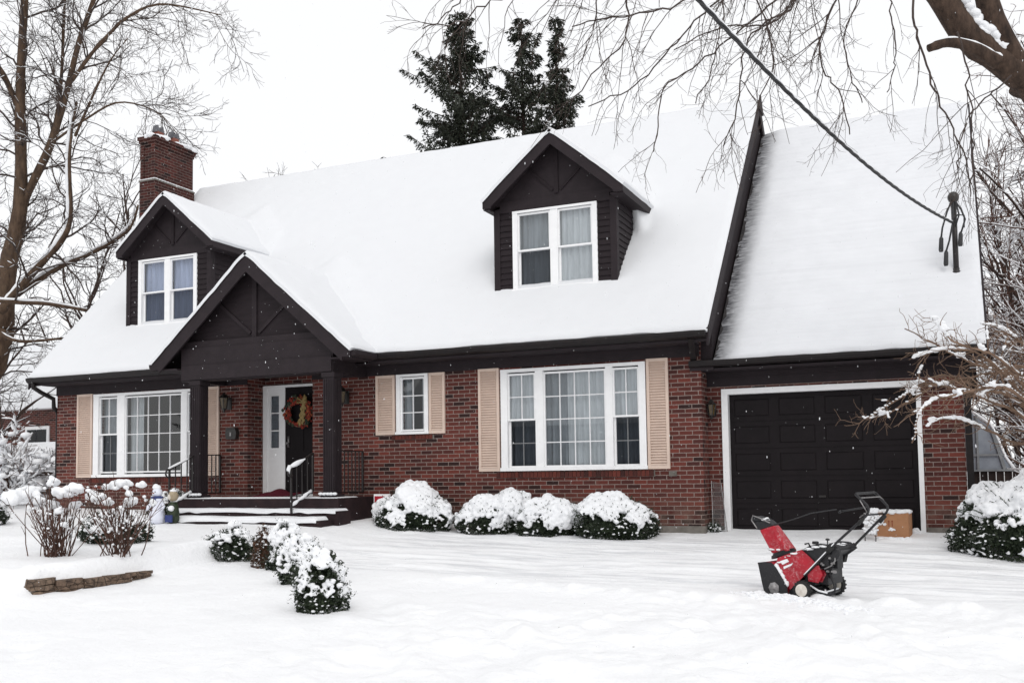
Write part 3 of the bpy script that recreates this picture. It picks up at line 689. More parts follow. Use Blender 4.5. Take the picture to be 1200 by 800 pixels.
GABLES = [(-3.3494, 1.2784, 1.2744, 6.755, 5.6746, .2395), (-11.8432, 1.2662, 1.2655, 6.755, 5.6746, .2395), (-8.5513, 2.1289, 2.1607, 4.891, 3.0548, -1.25)]
def snow_slab(x0, x1, ey, ez, sl, ry, th, seed, step=.07, left_thin=False, front_over=.03, back=True, side=.0):
    """snow lying on a roof plane: lumpy sheet with rounded rims"""
    L = (ry - ey) * math.sqrt(1 + sl * sl); cx = math.cos(math.atan(sl)); sx = math.sin(math.atan(sl))
    nu = int((x1 - x0) / step) + 1; nv = int(L / step) + 1
    u = np.linspace(x0 - side, x1 + side, nu); v = np.linspace(-front_over, L, nv); U, Vv = np.meshgrid(u, v)
    edge = np.minimum.reduce([(U - u[0]), (u[-1] - U), (Vv - v[0])]); e = sm(edge / .10) ** .5
    t = th * (.45 + .55 * e) + .014 * fbm(U * .9, Vv * .9, seed=seed, octs=3) + .006 * fbm(U * 5, Vv * 5, seed=seed + 5, octs=2)
    t = t + .005 * np.sin(Vv * 2 * PI / .16 + .4 * vnoise(U * .6, Vv * .6, seed=seed + 9)) * (1 if left_thin else .25)
    rim = (.012 * fbm(U * 3, 0 * U + 7, seed=seed + 2, octs=3)) * (1 - sm((Vv - v[0]) / .15))
    Vv2 = Vv + rim
    if left_thin:
        d = (U - x0)
        lim = .07 + .09 * fbm(U * 2 + 3, Vv * 1.3, seed=seed + 4, octs=4)
        t = t * sm((d + .02) / .45) - .012 * sm((lim - d - .04) / .08) + .006 * fbm(U * 14, Vv * 9, seed=77, octs=2) * sm((.5 - d) / .4)
    if not left_thin:      # snow fills the valleys beside the dormers and the porch gable
        yy = ey + Vv2 * cx - t * sx; zz = ez + Vv2 * sx + t * cx; k = .55; ex = 0 * U
        for (gx, hl, hr, az, tz, y0) in GABLES:
            hw = np.where(U < gx, hl, hr); a = np.abs(U - gx); zd = az + .085 - (az - tz) / hw * np.sqrt(a * a + .004)
            diff = zd - zz; h = np.clip(.5 + .5 * diff / k, 0, 1); add = np.maximum(diff, 0) + np.where(h < 1, k * h * (1 - h), 0)
            add = np.minimum(add, k) * (1 - sm((diff - k * .9) / .30)) * sm((hw + .05 - a) / .25) * sm((yy - y0 - .15) / .3); ex = np.maximum(ex, add)
        t = t + ex * cx
        for (a_, b_) in ((-4.45, -2.37), (-13.0, -10.92)):      # nothing lies inside the dormers
            t = np.where((U > a_) & (U < b_) & (yy > .5395 + .06) & (zz < 5.5), -.02, t)
    y = ey + Vv2 * cx - t * sx; z = ez + Vv2 * sx + t * cx
    top = np.stack([U, y, z], -1)
    # ridge row stays vertical above the ridge
    if back:
        y2 = 2 * ry - y; top = np.concatenate([top, np.stack([U, y2, z], -1)[::-1][1:]])
    nv2 = top.shape[0]
    mb = MB(); i = np.arange(nv2 - 1)[:, None] * nu + np.arange(nu - 1)[None]
    q = np.stack([i, i + 1, i + nu + 1, i + nu], -1).reshape(-1, 4)
    mb.raw(top.reshape(-1, 3), q)
    # skirts down to just inside the deck
    def skirt(line, nrm):
        a = line; b = line + nrm
        n = len(a); k = np.arange(n - 1)
        mb.raw(np.concatenate([a, b]), np.stack([k, k + 1, n + k + 1, n + k], -1))
    dn = np.array([0, sx, -cx]) * (th * .45 + .05)
    skirt(top[0], dn); skirt(top[:nv, 0], np.array([0, sx, -cx]) * (th * .6)); skirt(top[:nv, -1], np.array([0, sx, -cx]) * (th * .6))
    return mb

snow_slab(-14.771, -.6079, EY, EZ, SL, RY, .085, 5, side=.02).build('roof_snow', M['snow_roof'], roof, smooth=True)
snow_slab(-.60, 3.193, GEY, GEZ, GSL, GRY, .075, 15, step=.045, left_thin=True, side=.0).build('roof_snow', M['snow_thin'], groof_o, smooth=True)

# main gable strip above the garage roof: rake board + siding below it
def rake():
    mb = MB()
    # wall infill above garage roof
    mb.prism([(.02, 2.66), (4.9, 7.3), (9.28, 2.9), (9.3, 3.0), (RY, RZ - .14), (.02, 3.32)], .18, 'x', XR - .002)
    mb.build('gable_siding', M['siding'], house)
    mb = MB(); w = .26
    pts = [(EY - .015, EZ + .02), (RY, RZ + .03), (2 * RY - EY, EZ + .02)]
    poly = [pts[0], pts[1], pts[2], (pts[2][0], pts[2][1] - w), (pts[1][0], pts[1][1] - w * 1.1), (pts[0][0], pts[0][1] - w)]
    mb.prism(poly, .035, 'x', -.6075)
    mb.build('rake_board', M['trim'], house)
    mb = MB(); mb.prism(poly, .035, 'x', -14.771 - .036); mb.build('rake_board', M['trim'], house)
    # pointed ridge end of the rake
    mb = MB(); mb.prism([(RY - .26, RZ - .22), (RY, RZ + .13), (RY + .26, RZ - .22)], .03, 'x', -.571); mb.build('rake_peak', M['trim'], house)
    # garage right rake
    mb = MB(); p = [(GEY - .01, GEZ + .015), (GRY, groof(GRY) + .02), (2 * GRY - GEY, GEZ + .015)]
    poly = [*p, (p[2][0], p[2][1] - .2), (GRY, p[1][1] - .22), (p[0][0], p[0][1] - .2)]
    mb.prism(poly, .03, 'x', 3.194); mb.build('rake_board', M['trim'], house)
rake()

# eaves: fascia, gutter, soffit, frieze
def eaves():
    PX0, PX1 = -10.50, -6.55
    for (a, b) in ((-14.77, PX0), (PX1, -.61)):
        mb = MB(); mb.box(a, b, EY - .0, EY + .03, EZ - .17, EZ - .005); mb.build('fascia', M['trim'], house)
        mb = MB()   # half-round-ish gutter profile
        pr = [(EY - .001, EZ - .012), (EY - .11, EZ - .012), (EY - .115, EZ - .05), (EY - .085, EZ - .10), (EY - .03, EZ - .125), (EY - .001, EZ - .125)]
        mb.prism(pr, b - a, 'x', a); mb.build('gutter', M['gutter'], house)
        rr = random.Random(3); mb = MB()
    mb = MB(); mb.box(XL, XR, EY + .03, .0, EZ - .175, EZ - .15); mb.build('soffit', M['trim'], house)
    mb = MB(); mb.box(XL - .01, DOORX[0], -.022, -.002, 2.70, EZ - .176); mb.box(DOORX[1], XR - .02, -.022, -.002, 2.715, EZ - .176); mb.build('frieze', M['trim'], house)
    # garage
    mb = MB(); mb.box(-.60, 3.19, GEY, GEY + .03, GEZ - .165, GEZ - .005)
    mb.box(-.97, -.60, GEY - .03, GEY - .003, GEZ - .16, GEZ - .0); mb.build('garage_fascia', M['trim'], house)
    pr = [(GEY - .001, GEZ - .012), (GEY - .10, GEZ - .012), (GEY - .105, GEZ - .05), (GEY - .08, GEZ - .095), (GEY - .03, GEZ - .115), (GEY - .001, GEZ - .115)]
    mb = MB(); mb.prism(pr, 3.19 + .97, 'x', -.97); mb.build('garage_gutter', M['gutter'], house)
    mb = MB(); mb.box(XR + .002, 3.15, GEY + .03, YG, GEZ - .17, GEZ - .145)
    mb.box(XR + .002, GX1 + .09, YG - .022, YG - .002, 2.26, GEZ - .171)
    mb.box(XR + .003, GX1 + .01, YG - .06, YG - .0225, 2.40, GEZ - .1715); mb.build('garage_frieze', M['trim'], house)
    # short drop from main gutter to garage gutter
    mb = MB(); mb.bar((-.84, EY - .03, EZ - .11), (-.90, -.07, GEZ + .02), .09, .07); mb.build('downspout', M['gutter'], house)
    # left end: gutter outlet and elbow back to the wall corner
    mb = MB(); mb.tube([(-14.62, EY - .05, EZ - .11), (-14.62, EY - .05, EZ - .20), (-14.58, -.30, EZ - .30), (-14.50, -.06, EZ - .42), (-14.50, -.05, EZ - .6), (-14.50, .06, EZ - .7)], .045, 8)
    mb.tube([(-14.50, .06, EZ - .7), (-14.50, .06, .4)], .045, 8); mb.build('downspout', M['gutter'], house, smooth=True)
    # dark corner board / downspout beside the garage
    mb = MB(); mb.box(GX1 + .003, GX1 + .095, YG - .03, YG + .09, -.1, 2.50); mb.build('downspout', M['gutter'], house)
eaves()

# ------------------------------------------------------------------ gables (dormers, porch)
def lap_siding_front(mb, x0, x1, z0, z1, y, holes=(), step=.105):
    z = z0
    while z < z1 - 1e-3:
        zt = min(z + step, z1); spans = [(x0, x1)]
        for h in holes:
            if zt > h[2] + .001 and z < h[3] - .001:
                spans = [s_ for a, b in spans for s_ in ((a, min(b, h[0])), (max(a, h[1]), b)) if s_[1] - s_[0] > .002]
        for a, b in spans:
            mb.hexa([(a, y - .022, z), (b, y - .022, z), (b, y + .03, z), (a, y + .03, z)], [(a, y - .004, zt), (b, y - .004, zt), (b, y + .03, zt), (a, y + .03, zt)])
        z = zt

def gable_trim(mb, cx, half_l, half_r, az, tz, y0, y1, bw):
    """rake boards meeting at the apex; bw = vertical width"""
    for s, hw in ((-1, half_l), (1, half_r)):
        tip = (cx + s * hw, tz); ap = (cx, az)
        sl = (az - tz) / hw
        q = [ap, tip, (tip[0], tip[1] - .13), (cx + s * (hw - .16), tip[1] - .13), (cx + s * (hw - .16), tip[1] + .16 * sl - bw), (cx, az - bw * 1.02)]
        if s > 0: q = q[::-1]
        mb.prism(q, y1 - y0, 'y', y0)

def gable_roof_snow(cx, hl, hr, az, tz, y0, yb_fn, th, seed, over=.02, rake_l=None, rake_r=None):
    """snow on a small gable roof; yb_fn(z) gives the depth where it meets the main roof"""
    mb = MB()
    for s, hw in ((-1, hl), (1, hr)):
        sl = (az - tz) / hw; n_len = math.sqrt(1 + sl * sl); cs, sn = 1 / n_len, sl / n_len
        nu, nv = int(hw * n_len / .06) + 1, 48
        a = np.linspace(0, hw * n_len + .02, nu)[:, None]; k = np.linspace(0, 1, nv)[None]
        zz = az - a * sn; yb = yb_fn(zz) + .25; Y = y0 - over + k * (yb - y0 + over)
        edge = np.minimum(k * (yb - y0), 0 * k + (a[-1] - a)); e = sm(edge / .08) ** .5
        t = th * (.5 + .5 * e) + .012 * fbm(a * 1.5 + seed, Y * 1.5, seed=seed, octs=3) + .004 * fbm(a * 7, Y * 7, seed=seed + 3, octs=2)
        t = t * (1 - .0 * a); rd = np.exp(-(a / .12) ** 2) * .02
        X = cx + s * (a * cs + t * sn * sm(a / .12)); Z = zz + t * (cs * sm(a / .12) + (1 - sm(a / .12))) - rd
        P = np.stack([X + 0 * Y, Y, Z + 0 * Y], -1).reshape(-1, 3)
        i = np.arange(nu - 1)[:, None] * nv + np.arange(nv - 1)[None]
        q = np.stack([i, i + nv, i + nv + 1, i + 1], -1).reshape(-1, 4)
        if s < 0: q = q[:, ::-1]
        mb.raw(P, q)
        P3 = P.reshape(nu, nv, 3)
        for line in (P3[:, 0], P3[-1]):
            d = np.array([-s * sn, 0, -cs]) * (th * .5 + .02); m = len(line); kk = np.arange(m - 1)
            mb.raw(np.concatenate([line, line + d]), np.stack([kk, kk + 1, m + kk + 1, m + kk], -1))
    return mb

def y_on_main(z): return EY + (z - EZ) / SL

def dormer(x0, x1, lt, rt, ap, units, cur, wx, lab):
    DY, AZ, TZ = .5395, 6.755, 5.6746; ry = DY - .30
    d = MB(); hole = (wx[0] + .02, wx[1] - .02, 4.11, 5.49)
    lap_siding_front(d, x0 + .09, x1 - .09, 4.02, 5.56, DY, [hole])
    # side cheeks: laps running back to the roof
    z = 4.02
    while z < 5.55:
        zt = min(z + .105, 5.56); ye = y_on_main(zt) + .1
        for s, xx in ((-1, x0), (1, x1)):
            a = xx + s * .022; b = xx + s * .004; c = xx - s * .03
            d.hexa([(a, DY + .09, z), (a, ye, z), (c, ye, z), (c, DY + .09, z)], [(b, DY + .09, zt), (b, ye, zt), (c, ye, zt), (c, DY + .09, zt)])
        z = zt
    root = d.build('dormer', M['siding'], house, label=lab)
    t = MB()
    for xa, xb in ((x0 - .024, x0 + .09), (x1 - .09, x1 + .024)):
        t.box(xa, xb, DY - .028, DY + .09, 3.98, 5.575)
    t.box(x0 + .091, x1 - .091, DY - .026, DY + .02, 5.50, 5.63)
    t.box(x0 - .02, x1 + .02, DY - .024, DY + .02, 5.631, 5.70)
    t.box(x0 + .091, x1 - .091, DY - .022, DY + .03, 4.0, 4.085)
    # gable field
    sl_l = (AZ - TZ) / (ap - lt); hl = ap - lt - .05; hr = rt - ap - .05
    t.prism([(ap - hl, 5.68), (ap + hr, 5.68), (ap, AZ - .08)], .04, 'y', DY - .008)
    t.build('gable_field', M['trim'], root)
    br = MB(); br.box(ap - .035, ap + .035, DY - .032, DY - .008, 5.74, AZ - .25)
    for s in (-1, 1):
        br.bar((ap + s * .07, DY - .012, 5.80), (ap + s * .50, DY - .012, 6.20), .035, .05)
    br.build('gable_brace', M['siding'], root)
    r = MB(); gable_trim(r, ap, ap - lt, rt - ap, AZ, TZ, ry, ry + .035, .235); r.build('rake_board', M['trim'], root)
    # roof deck with eave fascia
    dk = MB(); 
    for s, hw in ((-1, ap - lt), (1, rt - ap)):
        yb_t = y_on_main(AZ) + .1; yb_e = y_on_main(TZ) + .12; tip = ap + s * hw
        dk.raw([(ap, ry + .036, AZ - .012), (tip, ry + .036, TZ - .012), (tip, yb_e, TZ - .012), (ap, yb_t, AZ - .012),
                (ap, ry + .036, AZ - .07), (tip, ry + .036, TZ - .15), (tip, yb_e, TZ - .15), (ap, yb_t, AZ - .07)],
               [(0, 1, 2, 3), (4, 7, 6, 5), (1, 5, 6, 2), (0, 3, 7, 4), (3, 2, 6, 7)])
        xin = x0 if s < 0 else x1
        a, b = sorted((tip - s * .004, xin - s * .0)); dk.box(a, b, ry + .037, yb_e, TZ - .152, TZ - .13)
    dk.build('dormer_roof', M['trim'], root)
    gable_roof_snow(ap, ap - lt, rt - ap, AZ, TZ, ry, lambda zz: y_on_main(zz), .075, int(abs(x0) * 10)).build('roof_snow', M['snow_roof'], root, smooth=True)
    # dark room behind
    rb = MB(); v = [(x, y, z) for x in (x0 + .05, x1 - .05) for y in (DY + .06, DY + 1.6) for z in (4.0, 5.56)]
    rb.raw(v, [(0, 1, 3, 2), (4, 6, 7, 5), (2, 3, 7, 6), (0, 2, 6, 4), (1, 5, 7, 3)]); rb.build('attic_room', M['room'], root)
    window(wx[0], wx[1], 4.0935, 5.5058, DY, units, casing=.07, label=None, curtains=cur)
    # little drift of snow at the foot of the cheek
dormer(-4.5142, -2.3049, -4.6277, -2.075, -3.3494, [dict(x0=-4.09, x1=-3.48, split=4.80, cols=1, rows=1), dict(x0=-3.34, x1=-2.715, split=4.80, cols=1, rows=1, dark=False)],
       [(-4.1, -3.47, 4.02, 5.47, 'curtain_grey', .115), (-3.36, -2.7, 4.02, 5.47, 'curtain', .10)], (-4.1806, -2.6232), 'dark clapboard dormer with white double window near the middle of the roof')
dormer(-13.0648, -10.8557, -13.1094, -10.5777, -11.8432, [dict(x0=-12.665, x1=-12.05, split=4.80, cols=1, rows=1), dict(x0=-11.91, x1=-11.285, split=4.80, cols=1, rows=1, dark=True)],
       [(-12.68, -12.04, 4.02, 5.47, 'curtain_blue', .10), (-11.93, -11.28, 4.02, 5.47, 'curtain_blue', .10)], (-12.7538, -11.1973), 'dark clapboard dormer with blue curtains at the left end of the roof')

def porch():
    AP, AZ, LT, RT, TZ, Y0 = -8.5513, 4.891, -10.6802, -6.3906, 3.0548, -1.25
    GY = -.98
    p = MB(); p.prism([(-10.22, 3.28), (-6.83, 3.28), (-6.86, 3.33), (AP, AZ - .1), (-10.2, 3.33)], .06, 'y', GY)
    root = p.build('porch_gable', M['siding'], house, label='dark gabled porch over the front door')
    b = MB()
    b.box(-10.14, -6.84, GY - .10, GY + .16, 2.70, 3.30); b.box(-10.12, -6.86, GY - .125, GY - .1005, 2.72, 2.98); 
    b.box(-10.2, -6.8, GY - .075, GY - .0, 3.301, 3.42)
    # side beams back to the house
    b.box(-10.14, -9.98, GY + .161, -.025, 2.70, 3.02); b.box(-7.0, -6.84, GY + .161, -.025, 2.70, 3.02)
    b.build('porch_beam', M['trim'], root)
    k = MB(); k.box(AP - .05, AP + .05, GY - .03, GY - .001, 3.43, AZ - .32)
    for s in (-1, 1): k.bar((AP + s * .09, GY - .006, 3.50), (AP + s * .80, GY - .006, 4.08), .04, .06)
    k.build('gable_brace', M['trim'], root)
    r = MB(); gable_trim(r, AP, AP - LT, RT - AP, AZ, TZ, Y0, Y0 + .04, .33); r.build('rake_board', M['trim'], root)
    c = MB(); c.box(-9.97, -7.01, GY + .17, .5, 2.86, 2.90); c.build('porch_ceiling', M['trim'], root)
    dk = MB()
    for s, hw in ((-1, AP - LT), (1, RT - AP)):
        tip = AP + s * hw; ybt = y_on_main(AZ) + .12; ybe = EY + .1
        dk.raw([(AP, Y0 + .041, AZ - .012), (tip, Y0 + .041, TZ - .012), (tip, ybe, TZ - .012), (AP, ybt, AZ - .012),
                (AP, Y0 + .041, AZ - .10), (tip, Y0 + .041, TZ - .10), (tip, ybe, TZ - .10), (AP, ybt, AZ - .10)],
               [(0, 1, 2, 3), (4, 7, 6, 5), (1, 5, 6, 2), (0, 3, 7, 4), (3, 2, 6, 7)])
        xin = -10.14 if s < 0 else -6.84
        a, b2 = sorted((tip - s * .003, xin)); dk.box(a, b2, Y0 + .042, EY - .12, TZ - .145, TZ - .12)
        dk.prism([(tip - .001, TZ - .02), (tip + s * .10, TZ - .02), (tip + s * .09, TZ - .09), (tip + s * .02, TZ - .12), (tip - .001, TZ - .12)], -(Y0 - EY) - .16, 'y', Y0 + .03)
    dk.build('porch_roof', M['trim'], root)
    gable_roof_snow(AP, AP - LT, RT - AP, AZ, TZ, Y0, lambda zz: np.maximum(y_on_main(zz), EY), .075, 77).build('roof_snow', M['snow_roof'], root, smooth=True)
    # slab + steps
    s = MB(); s.box(-10.2, -6.66, -1.2, -.002, -.2, .575); s.box(-9.499, -8.021, -.002, .52, -.2, .5745)
    s.box(-10.0, -6.42, -1.56, -1.201, -.2, .375); s.box(-9.9, -6.52, -1.90, -1.561, -.2, .235)
    st = s.build('porch_steps', M['step'], house, label='dark porch steps with snow on the treads')
    sn = MB()
    def tread(x0, x1, y0, y1, z, th, seed, irr=.03):
        nx, ny = int((x1 - x0) / .04), max(5, int((y1 - y0) / .04)); X, Y = np.meshgrid(np.linspace(x0, x1, nx), np.linspace(y0, y1, ny))
        e = sm(np.minimum.reduce([X - x0, x1 - X, Y - y0, y1 - Y + .2]) / .05) ** .5
        Z = z + th * e * (1 + .22 * fbm(X * 2, Y * 2, seed=seed, octs=3)) + .004
        Yd = Y - irr * (1 - sm((Y - y0) / .12)) * fbm(X * 2.2, 0 * Y, seed=seed + 1, octs=4)
        i = np.arange(ny - 1)[:, None] * nx + np.arange(nx - 1)[None]
        sn.raw(np.stack([X, Yd, Z], -1).reshape(-1, 3), np.stack([i, i + 1, i + nx + 1, i + nx], -1).reshape(-1, 4))
        f = np.stack([X[0], Yd[0] - .004, Z[0]], -1); m = len(f); kk = np.arange(m - 1); f2 = f.copy(); f2[:, 2] -= .035 + .015 * vnoise(X[0] * 6, X[0] * 0, seed=4)
        sn.raw(np.concatenate([f, f2]), np.stack([kk, kk + 1, m + kk + 1, m + kk], -1))
    tread(-9.96, -6.46, -1.575, -1.21, .375, .034, 3, .010); tread(-9.9, -6.60, -1.925, -1.58, .235, .052, 6, .016); tread(-10.1, -6.69, -1.19, -.55, .575, .014, 9, .006)
    sn.build('tread_snow', M['snow'], st, smooth=True)
    # columns
    for cx in (-9.80, -6.92):
        c = MB(); prof = [(.145, .58), (.145, 2.70)]
        c.box(cx - .112, cx + .112, -1.10, -.876, .645, 2.62)
        c.box(cx - .145, cx + .145, -1.135, -.84, .575, .64); c.box(cx - .13, cx + .13, -1.12, -.85, 2.62, 2.699)
        for i in range(5):
            xx = cx - .088 + i * .044; c.box(xx - .010, xx + .010, -1.111, -1.1005, .68, 2.58)
            yy = -.988 - .088 + i * .044; c.box(cx + .1125, cx + .123, yy - .010, yy + .010, .68, 2.58)
        co = c.build('column', M['trim'], house)
        b = MB(); 
        for i in range(5): b.ball((cx - .12 + i * .07, -1.16, .65), (.05, .04, .025), seed=i)
        b.build('base_snow', M['snow'], co, smooth=True)
porch()

def railings():
    def rail(pts_top, pts_bot, n, name='railing'):
        mb = MB(); a, b = Vector(pts_top[0]), Vector(pts_top[1]); c, d = Vector(pts_bot[0]), Vector(pts_bot[1])
        mb.bar(a, b, .04, .022); mb.bar(c, d, .03, .02)
        for i in range(n):
            t = i / (n - 1); p = a.lerp(b, t); q = c.lerp(d, t); w = .03 if i in (0, n - 1) else .016
            if i in (0,): q = q - Vector((0, 0, .10))
            mb.bar(p, q, w, w)
        return mb
    # side rails from columns to the wall
    for x in (-6.93, -10.13):
        rail([(x, -.84, 1.375), (x, -.03, 1.375)], [(x, -.84, .66), (x, -.03, .66)], 8).build('railing', M['iron'], house)
    # stair rails
    for k, (x0, zb, zt) in enumerate(((-9.90, .34, 1.10), (-7.30, .34, 1.09))):
        x1 = x0 + .06
        mb = rail([(x0, -1.62, zt), (x1, -1.10, 1.34)], [(x0, -1.62, .44), (x1, -1.10, .70)], 5)
        # rolled end of the handrail
        th = np.linspace(-PI * .1, PI * 1.25, 12)
        mb.tube([(x0, -1.62 - .07 * math.sin(t) - .02, zt - .07 + .07 * math.cos(t)) for t in th], .016, 6)
        o = mb.build('stair_railing', M['iron'], house)
        s = MB(); a, b = Vector((x0, -1.64, zt + .02)), Vector((x1, -1.32 if k else -1.2, zt + (.15 if k else .2)))
        N = 12
        P = [a.lerp(b, i / (N - 1)) for i in range(N)]; R = [(.012 + (.030 if k else .010) * math.sin(PI * min(1, (i + 1.5) / N)) ) for i in range(N)]
        s.tube(P, R, 8)
        if k: s.tube([(x0, -1.66, zt + .03), (x0, -1.70, zt - .03), (x0, -1.69, zt - .10)], [.035, .035, .012], 8)
        a, b = Vector((x0, -1.60, .47)), Vector((x1, -1.15, .70)); s.tube([a.lerp(b, i / 6) + Vector((0, 0, .005 * (i % 3))) for i in range(7)], [.02, .035, .02, .03, .035, .02, .03], 7)
        s.build('rail_snow', M['snow'], o, smooth=True)
railings()

def entrance():
    y = .50
    fr = MB(); zt = 2.70
    fr.box(-9.495, -9.40, y - .05, y + .02, .60, zt); fr.box(-9.40, -8.03, y - .05, y + .02, zt - .045, zt); fr.box(-9.06, -8.975, y - .048, y + .019, .60, zt - .0455); fr.box(-8.085, -8.025, y - .048, y + .019, .60, zt - .0455)
    fr.box(-9.40, -8.085, y - .07, y + .02, .575, .615)
    f = fr.build('door_frame', M['white'], house)
    sl = MB(); sl.box(-9.40, -9.06, y - .03, y - .0, .616, 1.50); sl.box(-9.40, -9.32, y - .03, y, 1.50, zt - .046); sl.box(-9.13, -9.06, y - .03, y, 1.50, zt - .046); sl.box(-9.32, -9.13, y - .03, y, 2.50, zt - .046)
    for z in (1.83, 2.17): sl.box(-9.32, -9.13, y - .029, y - .001, z - .012, z + .012)
    sl.build('sidelight', M['white'], f)
    g_ = MB(); g_.box(-9.32, -9.13, y - .012, y - .008, 1.50, 2.50); g_.build('sidelight_pane', M['glass'], f)
    cb = MB(); cb.box(-9.36, -9.08, y + .03, y + .05, 1.4, 2.6); cb.build('sidelight_curtain', M['curtain_grey'], f)
    d = MB(); x0, x1 = -8.974, -8.086
    d.box(x0, x1, y - .03, y + .01, .616, zt - .046)
    for (a, b) in ((x0 + .13, x0 + .42), (x1 - .42, x1 - .13)):
        for (c, e) in ((.80, 1.30), (1.42, 2.15), (2.25, 2.52)):
            d.box(a, b, y - .040, y - .0305, c, e)
    dd = d.build('front_door', M['door'], house)
    h = MB(); h.ball((x0 + .07, y - .07, 1.58), .03, amp=0); h.box(x0 + .05, x0 + .09, y - .045, y - .031, 1.5, 1.72); h.build('door_handle', M['metal'], dd, smooth=True)
entrance()

def wreath():
    c = Vector((-8.60, .40, 2.16)); rr = random.Random(5)
    root = empty('wreath', c, 'autumn wreath of red and orange flowers with a straw bow on the front door', 'wreath')
    v = MB(); v.tube([c + Vector((.25 * math.cos(a), 0, .25 * math.sin(a))) for a in np.linspace(0, 2 * PI, 25)], .04, 6)
    v.build('vine_ring', M['twig_brown'], root)
    for nm, m, n, sd in (('red_flowers', 'flower', 90, 1), ('orange_flowers', 'flower2', 38, 2), ('leaves', 'leaf', 40, 3)):
        b = MB(); r2 = random.Random(sd)
        for i in range(n):
            a = r2.uniform(0, 2 * PI); 
            if nm == 'orange_flowers' and r2.random() < .6: a = r2.uniform(-.6, 1.6)
            r = .25 + r2.gauss(0, .035); s = r2.uniform(.018, .038)
            b.ball(c + Vector((r * math.cos(a), -.03 - r2.random() * .03, r * math.sin(a))), (s, s * .6, s), seed=i, amp=.5, seg=7, rings=5)
        b.build(nm, M[m], root)
    b = MB()
    for i in range(26):
        t = i / 25; b.ball(c + Vector((.12 + .02 * math.sin(i * 2.1) - .07 * t * (i % 2) + .05 * (1 - t), -.075, .28 - .50 * t)), (.032, .014, .04), seed=i, amp=.4, seg=7, rings=5)
    for s in (-1, 1): b.tube([c + Vector((.12, -.08, .2)), c + Vector((.12 + s * .10, -.09, .27)), c + Vector((.12 + s * .11, -.09, .18)), c + Vector((.12, -.08, .18))], .018, 6)
    b.build('bow', M['bow'], root)
wreath()

def lantern(x, y, z, s=1.0, name='wall_lantern'):
    b = MB(); yb = y
    b.box(x - .05 * s, x + .05 * s, yb - .02, yb - .002, z - .14 * s, z + .06 * s)
    b.tube([(x, yb - .02, z + .02 * s), (x, yb - .07 * s, z + .10 * s), (x, yb - .13 * s, z + .12 * s), (x, yb - .14 * s, z + .10 * s)], .010 * s, 6)
    b.lathe([(.012, .10), (.055, .07), (.085, .055), (.08, .045), (.02, .045)][::-1] if False else [(.02 * s, .045 * s), (.09 * s, .05 * s), (.05 * s, .085 * s), (.01 * s, .14 * s)], (x, yb - .14 * s, z), 6)
    b.lathe([(.012 * s, -.19 * s), (.03 * s, -.15 * s), (.05 * s, -.135 * s), (.05 * s, -.125 * s)], (x, yb - .14 * s, z), 6)
    for i in range(6):
        a = i * PI / 3; b.bar((x + .05 * s * math.cos(a), yb - .14 * s + .05 * s * math.sin(a), z - .13 * s), (x + .075 * s * math.cos(a), yb - .14 * s + .075 * s * math.sin(a), z + .05 * s), .009, .009)
    o = b.build(name, M['lampblack'], house)
    g_ = MB(); g_.lathe([(.045 * s, -.125 * s), (.069 * s, .045 * s)], (x, yb - .14 * s, z), 6); g_.build('lantern_glass', M['amber'], o)
lantern(-9.93, 0, 2.40, 1.15); lantern(-7.28, 0, 2.40, 1.15); lantern(-.72, YG, 1.93, .95)

def small_house_bits():
    mb = MB(); x, z = -9.82, 1.77
    mb.prism([(x - .11, z - .10), (x + .11, z - .10), (x + .13, z + .02), (x + .11, z + .09), (x - .11, z + .09), (x - .13, z + .02)], .10, 'y', -.102)
    mb.prism([(x - .12, z + .092), (x + .12, z + .092), (x + .09, z + .12), (x - .09, z + .12)], .115, 'y', -.117)
    o = mb.build('mailbox', M['lampblack'], house)
    mb = MB(); mb.prism([(x - .02, z - .04), (x + .02, z - .04), (x + .02, z + .03), (x - .02, z + .03)], .006, 'y', -.110); mb.build('mailbox_badge', M['metal'], o)
    mb = MB(); x, z = -1.285, .90
    mb.box(x - .06, x + .06, -.02, -.002, z - .03, z + .045)
    for i in range(4): mb.box(x - .052 + i * .028, x - .040 + i * .028, -.028, -.0205, z - .022, z + .037)
    mb.build('wall_vent', M['concrete'], house)
small_house_bits()

